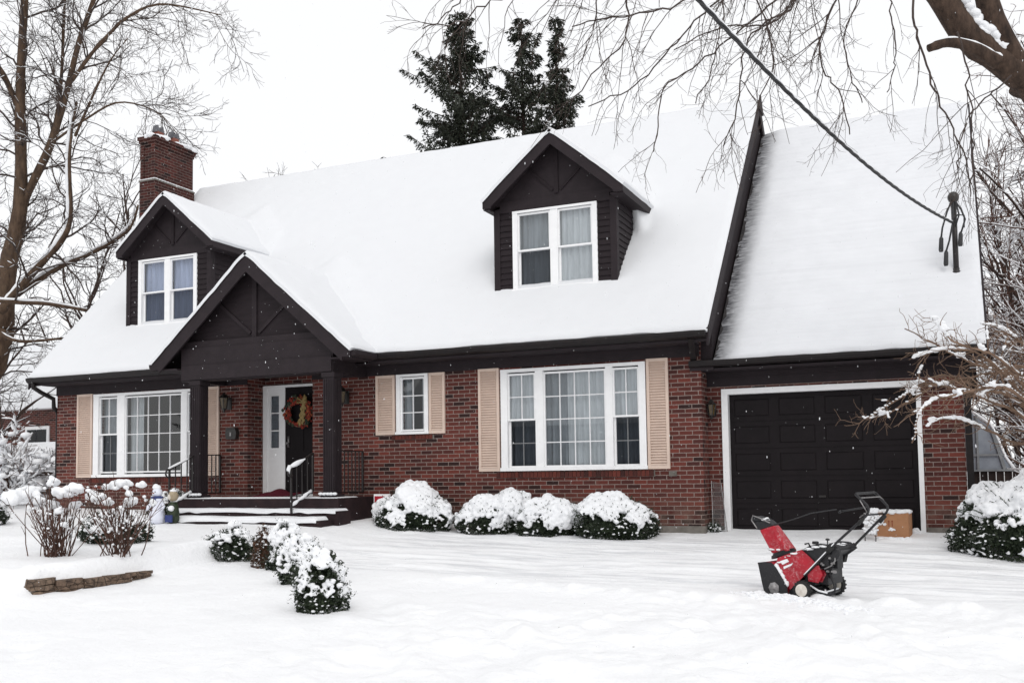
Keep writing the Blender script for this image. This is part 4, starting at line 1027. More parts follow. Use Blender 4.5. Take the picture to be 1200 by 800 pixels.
def garage_door():
    x0, x1, z0, z1 = -.4845, 2.2507, 0.0, 2.13; y = YG + .11
    fr = MB(); fr.box(-.582, x0, YG - .03, y + .03, -.02, 2.216); fr.box(x1, 2.318, YG - .03, y + .03, -.02, 2.216); fr.box(x0, x1, YG - .029, y + .03, 2.13, 2.2155)
    f = fr.build('garage_door_frame', M['white'], house)
    d = MB(); d.box(x0 + .001, x1 - .001, y, y + .04, z0, z1 - .001)
    rows, cols = 5, 4; rh = (z1 - z0) / rows; cw = (x1 - x0) / cols
    for r in range(rows):
        d.box(x0 + .002, x1 - .002, y - .008, y - .0005, z0 + r * rh + .006, z0 + r * rh + .075)
        d.box(x0 + .002, x1 - .002, y - .008, y - .0005, z0 + (r + 1) * rh - .075, z0 + (r + 1) * rh - .006)
        for c in range(cols + 1):
            a = max(x0 + .002, x0 + c * cw - .07); b = min(x1 - .002, x0 + c * cw + .07)
            d.box(a, b, y - .0078, y - .0004, z0 + r * rh + .0755, z0 + (r + 1) * rh - .0755)
        for c in range(cols):
            a, b = x0 + c * cw + .078, x0 + (c + 1) * cw - .078; e, g_ = z0 + r * rh + .083, z0 + (r + 1) * rh - .083
            d.hexa([(a, y, e), (b, y, e), (b, y, g_), (a, y, g_)], [(a + .014, y - .011, e + .014), (b - .014, y - .011, e + .014), (b - .014, y - .011, g_ - .014), (a + .014, y - .011, g_ - .014)])
    dd = d.build('garage_door', M['door'], house)
    h = MB(); h.box((x0 + x1) / 2 - .05, (x0 + x1) / 2 + .05, y - .03, y - .019, .52, .55); h.build('door_handle', M['iron'], dd)
    ap = MB(); ap.box(-.60, 2.33, YG - .09, YG + .2, -.2, -.004); ap.build('garage_threshold', M['concrete'], house)
garage_door()

def chimney():
    x0, x1, y0, y1 = -14.95, -14.47, 2.75, 4.10
    mb = MB(); mb.box(x0, x1, y0, y1, 0, 8.08); 
    mb.box(x0 + .03, x1 - .02, y0 + .03, y1 - .03, 8.08, 8.92)
    # side pilasters on the narrow front face
    mb.box(x0 + .015, x0 + .12, y0 + .005, y0 + .03, 8.09, 8.92); mb.box(x1 - .14, x1 - .02, y0 + .005, y0 + .03, 8.09, 8.92)
    mb.box(x0 + .01, x1 + .0, y0 + .008, y1 - .01, 8.92, 8.99); mb.box(x0 - .015, x1 + .025, y0 - .02, y1 + .015, 8.99, 9.06); mb.box(x0 - .04, x1 + .05, y0 - .045, y1 + .04, 9.06, 9.14)
    ch = mb.build('chimney', M['brick_dark'], house, uv=True)
    mb = MB(); mb.box(x0 - .012, x1 + .012, y0 - .012, y1 + .012, 8.05, 8.085); mb.build('chimney_band', M['concrete'], ch)
    sn = MB(); rr = random.Random(2)
    for i in range(14): sn.ball((x1 + .010, y0 + .05 + i * .093, 8.094), (.022, .065, .012), seed=i)
    for i in range(6): sn.ball((x0 + .05 + i * .08, y0 - .01, 8.094), (.06, .022, .012), seed=i)
    for i in range(60):
        sn.ball((rr.uniform(x0 - .02, x1 + .03), rr.uniform(y0 - .02, y1 + .02), 9.14 + rr.uniform(-.005, .02)), (rr.uniform(.07, .13), rr.uniform(.08, .16), rr.uniform(.05, .085)), seed=i)
    sn.build('cap_snow', M['snow'], ch, smooth=True)
    p = MB(); c = MB()
    for yy in (3.10, 3.62):
        xc = (x0 + x1) / 2
        p.box(xc - .085, xc + .085, yy - .10, yy + .10, 9.14, 9.34)
        for s in (-1, 1):
            c.prism([(yy + s * .075 - .055, 9.33), (yy + s * .075 + .06, 9.33), (yy + s * .085, 9.50)], .16, 'x', xc - .08)
    p.build('flue', M['clay'], ch); c.build('flue_cap', M['slate'], ch)
chimney()

def service_mast():
    x, y, zb = 2.862, 1.17, groof(1.17)
    mb = MB(); mb.tube([(x, y, zb - .1), (x, y, zb + 1.14)], .040, 10); 
    mb.lathe([(.075, 0), (.07, .03), (.05, .045), (.045, .09)], (x, y, zb + .02), 12)
    m = mb.build('service_mast', M['iron'], house, smooth=True)
    h = MB(); h.ball((x, y, zb + 1.19), (.085, .085, .09), amp=.05, seg=12, rings=8); h.build('mast_head', M['lampblack'], m, smooth=True)
    l = MB()
    l.tube([(x - .03, y - .06, zb + 1.12), (x - .10, y - .08, zb + .95), (x - .17, y - .08, zb + .72), (x - .19, y - .08, zb + .58)], .014, 6)
    l.tube([(x + .02, y - .07, zb + 1.12), (x + .10, y - .08, zb + .98), (x + .15, y - .08, zb + .82), (x + .08, y - .08, zb + .60)], .014, 6)
    l.tube([(x, y - .07, zb + 1.10), (x - .02, y - .08, zb + .80), (x - .08, y - .08, zb + .52), (x - .13, y - .08, zb + .36)], .014, 6)
    l.tube([(x - .03, y - .07, zb + .80), (x + .05, y - .09, zb + .90), (x + .14, y - .08, zb + .88), (x + .13, y - .05, zb + .7)], .012, 6)
    l.tube([(x + .03, y - .07, zb + 1.1), (x + .07, y - .08, zb + .9), (x + .02, y - .05, zb + .75)], .012, 6)
    l.build('drip_loop', M['cable'], m, smooth=True)
    c = MB()
    for (dx, z0, z1) in ((-.19, .60, .36), (-.13, .38, .14), (.08, .64, .42)):
        c.tube([(x + dx, y - .08, zb + z0), (x + dx, y - .08, zb + z0 - .04), (x + dx - .01, y - .08, zb + z1 + .03), (x + dx - .01, y - .08, zb + z1)], [.012, .032, .036, .028], 8)
    c.build('connector', M['cable'], m, smooth=True)
    return Vector((x - .03, y - .05, zb + .80))
MAST = service_mast()

def power_cable():
    P = [np.array(p) for p in CABLE]
    # resample smoothly
    P = np.array([*P]); d = np.r_[0, np.cumsum(np.linalg.norm(np.diff(P, axis=0), axis=1))]; t = np.linspace(0, d[-1], 260)
    deg = 3; C_ = [np.polyfit(d, P[:, k], deg) for k in range(3)]; Q = np.stack([np.polyval(c, t) for c in C_], -1)
    Q = Q + (np.array(MAST) - Q[0]) * np.exp(-t / 1.2)[:, None]
    mb = MB()
    ph = t * 2 * PI / .75
    T = np.gradient(Q, axis=0); T /= np.linalg.norm(T, axis=1, keepdims=True); A = np.cross(T, [0, 0, 1]); A /= np.linalg.norm(A, axis=1, keepdims=True); B = np.cross(A, T)
    for k in range(3):
        a = ph + k * 2 * PI / 3; mb.tube(Q + .0105 * (A * np.cos(a)[:, None] + B * np.sin(a)[:, None]), .0108, 6)
    o = mb.build('power_cable', M['cable'], smooth=True); tag(o, 'thick twisted black overhead cable dusted with snow, reaching the roof mast', 'cable')
    s = MB(); s.tube(Q + B * (.018 + .008 * vnoise(t * 4, 0 * t, seed=3))[:, None], np.maximum(.004, .013 + .009 * vnoise(t * 5, t * 0, seed=8)), 6); s.build('cable_snow', M['snow'], o, smooth=True)
power_cable()

# ------------------------------------------------------------------ vegetation helpers
def frame(t):
    t = t / (np.linalg.norm(t) + 1e-9); a = np.cross(t, [0, 0, 1.]) if abs(t[2]) < .95 else np.cross(t, [1., 0, 0])
    a /= np.linalg.norm(a); return t, a, np.cross(t, a)

def twig_path(rng, p, d, L, n, wander, grav):
    P = [p]; d = d / np.linalg.norm(d); st = L / n
    for i in range(n):
        d = d + rng.normal(0, wander, 3) + np.array([0, 0, grav]); d /= np.linalg.norm(d); p = p + d * st; P.append(p)
    return np.array(P)

def branch_out(rng, limbs, specs):
    levels = [limbs]; cur = limbs
    for sp in specs:
        p0 = []; T0 = []; r0 = []; fr = []
        for P, R in cur:
            seg = np.linalg.norm(np.diff(P, axis=0), axis=1); Lt = seg.sum(); cnt = rng.poisson(Lt * sp['dens'])
            if not cnt: continue
            cum = np.r_[0, np.cumsum(seg)]; t = rng.uniform(sp.get('t0', .12), 1, cnt) * Lt
            k = np.clip(np.searchsorted(cum, t) - 1, 0, len(seg) - 1); f = (t - cum[k]) / (seg[k] + 1e-9)
            p0.append(P[k] * (1 - f)[:, None] + P[k + 1] * f[:, None]); T0.append(P[k + 1] - P[k]); r0.append(R[k] * (1 - f) + R[k + 1] * f); fr.append(t / Lt)
        if not p0: levels.append([]); cur = []; continue
        p = np.vstack(p0); T = np.vstack(T0); T /= np.linalg.norm(T, axis=1, keepdims=True) + 1e-9; r = np.concatenate(r0); fr = np.concatenate(fr); m = len(p)
        A = np.cross(T, rng.normal(size=(m, 3))); A /= np.linalg.norm(A, axis=1, keepdims=True) + 1e-9
        an = np.radians(rng.uniform(sp['ang'][0], sp['ang'][1], m))[:, None]
        d = T * np.cos(an) + A * np.sin(an) + np.array(sp.get('bias', (0, 0, 0))); d /= np.linalg.norm(d, axis=1, keepdims=True)
        L = rng.uniform(sp['len'][0], sp['len'][1], m) * (1 - .45 * fr); n = sp['n']; Q = [p]; st = (L / n)[:, None]
        for i in range(n):
            d = d + rng.normal(0, sp['wander'], (m, 3)) + np.array([0, 0, sp['grav']]); d /= np.linalg.norm(d, axis=1, keepdims=True); p = p + d * st; Q.append(p)
        Q = np.stack(Q, 1); ra = np.maximum(sp['rmin'], np.minimum(r * sp['rk'], sp.get('rmax', 9))); rb = sp['rmin'] * .7
        RR = ra[:, None] + (rb - ra)[:, None] * np.linspace(0, 1, n + 1)[None]
        cur = [(Q[i], RR[i]) for i in range(m)]; levels.append(cur)
    return levels

def smooth_path(P, k=3):
    P = np.array(P, float); 
    if len(P) < 3: return P
    d = np.r_[0, np.cumsum(np.linalg.norm(np.diff(P, axis=0), axis=1))]; t = np.linspace(0, d[-1], (len(P) - 1) * k + 1)
    out = []
    for i, tt in enumerate(t):
        j = min(len(P) - 2, max(0, int(np.searchsorted(d, tt, side='right') - 1))); u = (tt - d[j]) / (d[j + 1] - d[j])
        p0 = P[max(j - 1, 0)]; p1 = P[j]; p2 = P[j + 1]; p3 = P[min(j + 2, len(P) - 1)]
        out.append(.5 * ((2 * p1) + (-p0 + p2) * u + (2 * p0 - 5 * p1 + 4 * p2 - p3) * u * u + (-p0 + 3 * p1 - 3 * p2 + p3) * u ** 3))
    return np.array(out)

def snow_on(mb, polys, rng, cover=.6, rs=.8, lift=.45, rmin=0.0, lumpy=.5, sides=5):
    """snow ridges resting on top of the flatter branches"""
    out = []
    for P, R in polys:
        if len(P) < 2: continue
        T = np.diff(P, axis=0); L = np.linalg.norm(T, axis=1) + 1e-9; fl = np.abs(T[:, 2]) / L
        ok = (fl < .86) & (rng.random(len(fl)) < cover)
        i = 0
        while i < len(ok):
            if ok[i]:
                j = i
                while j < len(ok) and ok[j]: j += 1
                Q = P[i:j + 1].copy(); r = np.maximum(R[i:j + 1], rmin) * rs * (1 + lumpy * rng.uniform(-.5, .7, j + 1 - i)); Q[:, 2] += R[i:j + 1] * lift + r * .45
                r[0] *= .5; r[-1] *= .5
                out.append((Q, r)); i = j
            i += 1
    mb.tubes(out, sides)

def wobble_tube(mb, P, R, sides, rng):
    mb.tube(P, R * (1 + .06 * rng.normal(size=len(R))), sides)

def bare_tree(name, loc, limbs, specs, rng, barkm, twigm, label, cat='tree', group=None, snow_cover=(.5, .5, .35), snow_rmin=.0, trunk_n=None, sides=(9, 5, 3, 3, 3), snowlv=3):
    root = empty(name, loc, label, cat, group)
    lv = branch_out(rng, limbs, specs)
    t = MB()
    for P, R in lv[0]: wobble_tube(t, P, R, sides[0], rng)
    t.build('trunk', M[barkm], root, smooth=True)
    c = MB()
    for k, l in enumerate(lv[1:]): c.tubes(l, sides[k + 1])
    c.build('crown', M[twigm], root)
    s = MB()
    for k, l in enumerate(lv[:snowlv]):
        snow_on(s, l, rng, snow_cover[min(k, len(snow_cover) - 1)], .72 if k == 0 else .95, .5, snow_rmin, sides=6 if k == 0 else 4)
    if name == 'shade_tree':
        for kk, (i0, rr_) in {'E': (0, .065), 'F': (0, .045), 'G': (0, .035)}.items():
            Q = smooth_path(LT[kk], 5); n_ = len(Q); r_ = rr_ * np.linspace(1, .45, n_) * (1 + .3 * vnoise(np.arange(n_) * .7, np.zeros(n_), seed=4)); Q = Q + np.array([-.03, -.05, .05]); s.tube(Q, r_, 8)
    if s.V: s.build('branch_snow', M['snow'], root, smooth=True)
    return root

# --- big multi-stemmed tree left of the house
def left_tree():
    rng = np.random.default_rng(7); L = []
    rad = dict(A0=(.34, .29), A=(.26, .05), B=(.12, .04), C=(.06, .012), D=(.065, .02), E=(.12, .025), F=(.085, .025), G=(.07, .05), H=(.06, .025), I=(.08, .04), J=(.04, .012), K=(.035, .01), Lb=(.12, .04))
    for k, P in LT.items():
        Q = smooth_path(P, 4); r0, r1 = rad[k]; L.append((Q, np.linspace(1, 0, len(Q)) ** (1.8 if k == 'A' else 1) * (r0 - r1) + r1))
    # trunk down to the ground
    gzv = gz(-21.6, 3.2)
    Q = smooth_path([(-21.6, 3.2, gzv - .2), (-21.5, 3.3, 1.2), LT['A0'][0]], 4); L.append((Q, np.linspace(.48, .34, len(Q))))
    specs = [dict(dens=3.0, len=(1.2, 3.2), ang=(28, 65), wander=.22, grav=.015, n=9, rmin=.009, rk=.42, rmax=.032),
             dict(dens=4.6, len=(.5, 1.5), ang=(25, 65), wander=.26, grav=.01, n=7, rmin=.006, rk=.55),
             dict(dens=5.2, len=(.15, .55), ang=(25, 70), wander=.28, grav=.0, n=3, rmin=.0045, rk=.65)]
    bare_tree('shade_tree', (-21.6, 3.2, gzv), L, specs, rng, 'bark', 'twig', 'large bare tree with forked brown stems and snowy limbs left of the chimney', snow_cover=(.8, .45, .3), snow_rmin=.014, snowlv=3)
left_tree()

def gen_tree(name, x, y, h, seed, label, r=.18, group=None, barkm='bark_dark', twigm='twig', dens=1.0, snow=(.6, .5, .4), spread=.5, snow_rmin=.012, lean=(0, 0), levels=3, low=.22):
    rng = np.random.default_rng(seed); z = float(ground(x, y)); p0 = np.array([x, y, z - .2])
    P = twig_path(rng, p0, np.array([lean[0], lean[1], 1.]), h, 12, .06, .04); R = np.linspace(r, r * .12, 13)
    L = [(smooth_path(P, 2), np.interp(np.linspace(0, 12, 25), np.arange(13), R))]
    nl = int(9 * dens) + 4
    for i in range(nl):
        t = low + (.95 - low) * (i + rng.random() * .6) / nl; k = min(11, int(t * 12)); a = rng.uniform(0, 2 * PI)
        d = np.array([math.cos(a) * spread, math.sin(a) * spread, .6 + rng.random() * .4]); Ln = h * rng.uniform(.28, .45) * (1.15 - .6 * t)
        Q = twig_path(rng, P[k], d, Ln, 8, .12, .02); L.append((Q, np.linspace(R[k] * .62, .018, 9)))
    specs = [dict(dens=1.6 * dens, len=(1.0, 2.4), ang=(25, 60), wander=.14, grav=.01, n=5, rmin=.012, rk=.5, rmax=.045),
             dict(dens=2.4 * dens, len=(.5, 1.3), ang=(25, 60), wander=.17, grav=.0, n=4, rmin=.008, rk=.6),
             dict(dens=2.6 * dens, len=(.3, .7), ang=(25, 65), wander=.2, grav=.0, n=3, rmin=.0065, rk=.7)][:levels]
    return bare_tree(name, (x, y, z), L, specs, rng, barkm, twigm, label, 'tree', group, snow, snow_rmin)

gen_tree('bare_tree', -25.5, 12.5, 13, 11, 'slim bare tree behind the big forked tree at the left edge', dens=.9, group='bare trees behind the left yard')
gen_tree('bare_tree', -21.5, 15.5, 12.5, 12, 'bare tree whose twigs show right behind the chimney', dens=.95, group='bare trees behind the left yard')
gen_tree('bare_tree', -34, 18, 13, 13, 'farthest bare tree at the left, behind the neighbouring house', dens=.8, levels=2, group='bare trees behind the left yard')
gen_tree('bare_tree', -26.5, 7.5, 10, 14, 'bare tree with snowy lower boughs beside the neighbouring shed', dens=1.2, low=.1, group='bare trees behind the left yard')

# --- right-hand big tree hanging over the garage
def right_tree():
    rng = np.random.default_rng(21); L = []
    rad = dict(T=(.30, .13), U=(.15, .08), V=(.075, .04), W=(.12, .07), X=(.10, .05))
    for k, P in RT.items():
        Q = smooth_path(P, 5); r0, r1 = rad.get(k, (.1, .05)); L.append((Q, np.linspace(1, 0, len(Q)) * (r0 - r1) + r1))
    L[0][1][:] = np.interp(np.linspace(0, 7, len(L[0][1])), [0, 1, 2, 3, 4, 5, 6, 7], [.36, .30, .25, .205, .19, .125, .115, .10])
    g0 = RT['T'][0]; Q = smooth_path([(g0[0] + .12, g0[1] + .2, gz(g0[0], g0[1]) - .3), g0], 3); L.append((Q, np.linspace(.46, .36, len(Q))))
    droop = []
    for P in DROOP:
        Q = smooth_path(P, 5); r = .013 if len(P) > 5 else .009
        Q = Q + rng.normal(0, .012, Q.shape); droop.append((Q, np.linspace(r, .006, len(Q))))
    specs = [dict(dens=4.6, len=(.5, 1.5), ang=(15, 48), wander=.13, grav=-.075, n=8, rmin=.0033, rk=.6, rmax=.0065, bias=(0, 0, -.3)),
             dict(dens=5.0, len=(.2, .65), ang=(20, 60), wander=.22, grav=-.04, n=6, rmin=.0022, rk=.7),
             dict(dens=4.0, len=(.06, .22), ang=(25, 65), wander=.2, grav=0.01, n=3, rmin=.0019, rk=.7)]
    root = empty('overhanging_tree', (g0[0], g0[1], gz(g0[0], g0[1])), 'thick brown tree leaning in at top right with drooping twigs over the garage roof', 'tree')
    t = MB()
    for P, R in L: wobble_tube(t, P, R, 14, rng)
    t.build('trunk', M['bark_right'], root, smooth=True)
    lv = branch_out(rng, droop, specs); c = MB()
    for k, l in enumerate(lv): c.tubes(l, (6, 4, 3, 3)[k])
    # a few short shoots on the thick limbs
    lv2 = branch_out(rng, L[1:4], [dict(dens=2.2, len=(.4, 1.1), ang=(30, 70), wander=.13, grav=-.02, n=6, rmin=.004, rk=.2, rmax=.012), specs[1]])
    for l in lv2[1:]: c.tubes(l, 3)
    c.build('crown', M['twig'], root)
    s = MB()
    # a bolster of snow along the upper side of the limbs, thickest in the forks
    for P, R in L[1:4]:
        Q = P.copy(); r = R * .52 * (1 + .25 * rng.uniform(-1, 1, len(R))); Q[:, 2] += R * .66; Q[:, 0] += R * .30; s.tube(Q, r, 9)
    P, R = L[0]; m = slice(int(len(P) * .45), len(P)); Q = P[m].copy(); Q[:, 2] += R[m] * .55; Q[:, 0] += R[m] * .45; s.tube(Q, R[m] * .45, 8)
    for i in range(70):
        a_ = rng.uniform(.6, 3.2); k_ = int(a_); q0 = np.array(RT['U'][k_]); q1 = np.array(RT['U'][k_ + 1]); q_ = q0 + (q1 - q0) * (a_ - k_); s.ball(q_ + np.array([rng.uniform(.0, .10), rng.uniform(-.06, .04), .135 + rng.uniform(-.02, .05)]), (rng.uniform(.05, .09), .07, rng.uniform(.04, .065)), seed=i)
    f = np.array(RT['U'][1])
    for i in range(26): s.ball(f + np.array([rng.uniform(-.22, .12), rng.uniform(-.06, .06), .13 + rng.uniform(-.02, .07)]), (rng.uniform(.06, .11), .08, rng.uniform(.045, .08)), seed=i)
    snow_on(s, lv[0], rng, .25, .8, .5, .006, sides=4)
    s.build('branch_snow', M['snow'], root, smooth=True)
    print('right', [len(l) for l in lv])
right_tree()

# --- low spreading maple at right, heaped with snow
def maple():
    rng = np.random.default_rng(31); L = []
    base = np.array([4.15, -2.3, gz(4.15, -2.3)])
    for i, P in enumerate(MAPLE):
        Q = smooth_path([tuple(base + np.array([rng.uniform(-.03, .03), rng.uniform(-.03, .03), .02 * i])), tuple(base * .45 + np.array(P[0]) * .55 + np.array([.12, 0, .05])), *P], 5)
        Q = Q + rng.normal(0, .008, Q.shape); L.append((Q, np.interp(np.linspace(0, 1, len(Q)), [0, .3, 1], [.055, .030, .007])))
    specs = [dict(dens=10, len=(.18, .60), ang=(20, 60), wander=.2, grav=.02, n=7, rmin=.0042, rk=.6, rmax=.010, t0=.25, bias=(-.08, 0, .04)),
             dict(dens=7.5, len=(.10, .38), ang=(20, 60), wander=.24, grav=.03, n=5, rmin=.0032, rk=.7)]
    root = empty('weeping_maple', tuple(base), 'low spreading bare tree with tan branches and snow clumps right of the garage door', 'tree')
    lv = branch_out(rng, L, specs); t = MB()
    for P, R in L: wobble_tube(t, P, R, 8, rng)
    t.build('trunk', M['twig_brown'], root, smooth=True); c = MB()
    for l in lv[1:]: c.tubes(l, 4)
    c.build('crown', M['twig_brown'], root); s = MB(); k = 0
    for P, R in lv[0]:
        n = len(P); P2 = smooth_path(P, 3); R2 = np.interp(np.linspace(0, 1, len(P2)), np.linspace(0, 1, n), R); n = len(P2)
        for i in range(int(n * .3), n):
            v = vnoise(P2[i][0] * 3.2, P2[i][1] * 3.2 + 5, P2[i][2] * 3, seed=5)
            if v > -.05 or rng.random() < .06:
                r = rng.uniform(.010, .017) * (1.0 + 1.5 * max(0, v)); s.ball(P2[i] + np.array([0, 0, R2[i] + r * .30]), (r * 1.6, r * 1.15, r * .85), seed=k, amp=.3); k += 1
    for P, R in lv[1]:
        if rng.random() < .22:
            P2 = smooth_path(P, 2); i0 = rng.integers(0, len(P2) - 3)
            for i in range(i0, min(len(P2), i0 + rng.integers(3, 8))):
                r = rng.uniform(.008, .017); s.ball(P2[i] + np.array([0, 0, r * .5]), (r * 1.7, r * 1.2, r * .85), seed=k, amp=.3); k += 1
    for i in range(20):
        P = lv[0][i % len(lv[0])][0]; c0 = P[rng.integers(int(len(P) * .5), len(P))]
        for j in range(7):
            q = rng.normal(0, .022, 3); s.ball(c0 + q * np.array([1, 1, .5]) + np.array([0, 0, .03]), (.032, .028, .024), seed=k, amp=.3); k += 1
    o = s.build('branch_snow', M['snow_clump'], root, smooth=True); m = o.modifiers.new('merge', 'REMESH'); m.mode = 'VOXEL'; m.voxel_size = .009; m.use_smooth_shade = True
    print('maple', [len(l) for l in lv])
maple()

# --- twiggy trees behind and right of the garage
TG = 'twiggy trees behind the garage'
gen_tree('thicket_tree', 4.75, 8.5, 9.5, 41, 'reddish twiggy tree close behind the garage roof edge', r=.11, barkm='bark_dark', twigm='twig_red', dens=1.15, snow=(.8, .8, .7), snow_rmin=.014, low=.1, group=TG)
gen_tree('thicket_tree', 5.3, 12.5, 13, 42, 'tallest twiggy tree at the right edge behind the garage', r=.15, twigm='twig_red', dens=1.2, snow=(.8, .8, .6), snow_rmin=.014, low=.08, group=TG)
gen_tree('thicket_tree', 4.3, 16, 9, 43, 'snow-laced small tree behind the reddish twiggy tree', r=.10, twigm='twig', dens=1.2, snow=(.9, .9, .8), snow_rmin=.02, low=.06, group=TG)
gen_tree('thicket_tree', 6.9, 17, 11, 44, 'dark twiggy tree farthest back at the right edge', r=.14, twigm='twig', dens=1.1, snow=(.9, .9, .8), snow_rmin=.02, low=.06, group=TG)
gen_tree('thicket_tree', 4.55, 6.0, 4.6, 45, 'short snow-covered tree just right of the garage corner', r=.07, twigm='twig_red', dens=1.3, snow=(.9, .9, .8), snow_rmin=.013, low=.05, group=TG)

gen_tree('thicket_tree', 4.35, 4.6, 3.6, 46, 'lowest snowy sapling beside the grey enclosure', r=.05, twigm='twig_red', dens=1.5, snow=(.95, .95, .9), snow_rmin=.012, low=.05, group=TG, levels=3)
gen_tree('thicket_tree', 4.9, 10.5, 7.0, 47, 'snow-plastered sapling between the two reddish trees', r=.09, twigm='twig_red', dens=1.5, snow=(.95, .95, .9), snow_rmin=.018, low=.05, group=TG)
gen_tree('thicket_tree', 5.6, 20, 15, 48, 'tall grey-brown tree rising behind the thicket at the right edge', r=.17, twigm='twig', dens=1.3, snow=(.7, .7, .6), snow_rmin=.016, low=.08, group=TG)

# --- conifers beyond the ridge
def conifer(x, y, top, seed, half, label, up=.25, gaps=.25, side_bias=0):
    rng = np.random.default_rng(seed); z0 = float(ground(x, y)); root = empty('conifer', (x, y, z0), label, 'tree', 'dark conifers beyond the roof')
    t = MB(); P = np.array([(x + .05 * math.sin(k), y, z0 + (top - z0) * k / 12) for k in range(13)]); t.tube(P, np.linspace(.32, .02, 13), 8); t.build('trunk', M['bark_dark'], root, smooth=True)
    f = MB(); lb = MB(); H = top - z0; V = []; n = 0; z = top - .1
    quads = []
    def spray(p, d, L, w):
        nonlocal V
        tt, a, b = frame(d); a = a * rng.choice([-1, 1]) + b * rng.normal(0, .5); a /= np.linalg.norm(a)
        q = np.array([p - a * w * .3, p + a * w * .3, p + d * L * .6 + a * w, p + d * L + a * .01, p + d * L * .6 - a * w]); V.append(q)
    while z > z0 + 3:
        dep = (top - z) / H; hw = half * (min(1, dep * 3.4) ** .7) * (1 + .25 * math.sin(z * 1.7 + seed))
        for k in range(rng.integers(5, 9)):
            if rng.random() < gaps: continue
            a = rng.uniform(0, 2 * PI); L = max(.25, hw * rng.uniform(.45, 1.05)); 
            if side_bias and math.cos(a) * side_bias > 0: L *= 1.08
            d = np.array([math.cos(a), math.sin(a), up * rng.uniform(.2, 1.4) - .15]); B = twig_path(rng, np.array([x, y, z + rng.uniform(-.1, .1)]), d, L, 7, .07, .035)
            lb.tube(B, np.linspace(.035, .01, 8), 4, cap=False)
            m = int(L * 60) + 16
            for _ in range(m):
                s_ = rng.uniform(.12, 1) ** .8 * 7; j = min(6, int(s_)); p = B[j] + (B[j + 1] - B[j]) * (s_ - j)
                wd = .05 + .22 * math.sin(PI * min(1, s_ / 7 + .08)) * min(1, L)
                p = p + np.array([rng.normal(0, wd * .55), rng.normal(0, wd * .55), -abs(rng.normal(0, wd * .7))])
                dd = (B[j + 1] - B[j]); dd = dd / np.linalg.norm(dd) * .6 + np.array([rng.normal(0, .35), rng.normal(0, .35), -.75 + rng.normal(0, .3)]); dd /= np.linalg.norm(dd)
                spray(p, dd, rng.uniform(.12, .28), rng.uniform(.022, .048))
        z -= rng.uniform(.22, .40)
    V = np.array(V); k = np.arange(len(V))[:, None] * 5
    ngq = np.concatenate([k + np.array([[0, 1, 2, 4]])]); tr = k + np.array([[2, 3, 4]])
    f.raw(V.reshape(-1, 3), ngq, tr); lb.build('branches', M['bark_dark'], root)
    f.build('crown', M['needle'], root)
    print('conifer', len(V))
conifer(-16.88, 23.9, 21.6, 3, 3.0, 'tall dark conifer with upswept left branches, leftmost of three beyond the roof', up=.6, gaps=.22, side_bias=-1)
conifer(-14.37, 25.0, 21.3, 4, 2.5, 'dark conifer in the middle of the three beyond the roof', up=.3, gaps=.2)
conifer(-12.95, 25.6, 21.2, 9, 1.45, 'narrowest dark conifer, rightmost of three beyond the roof', up=.35, gaps=.25)

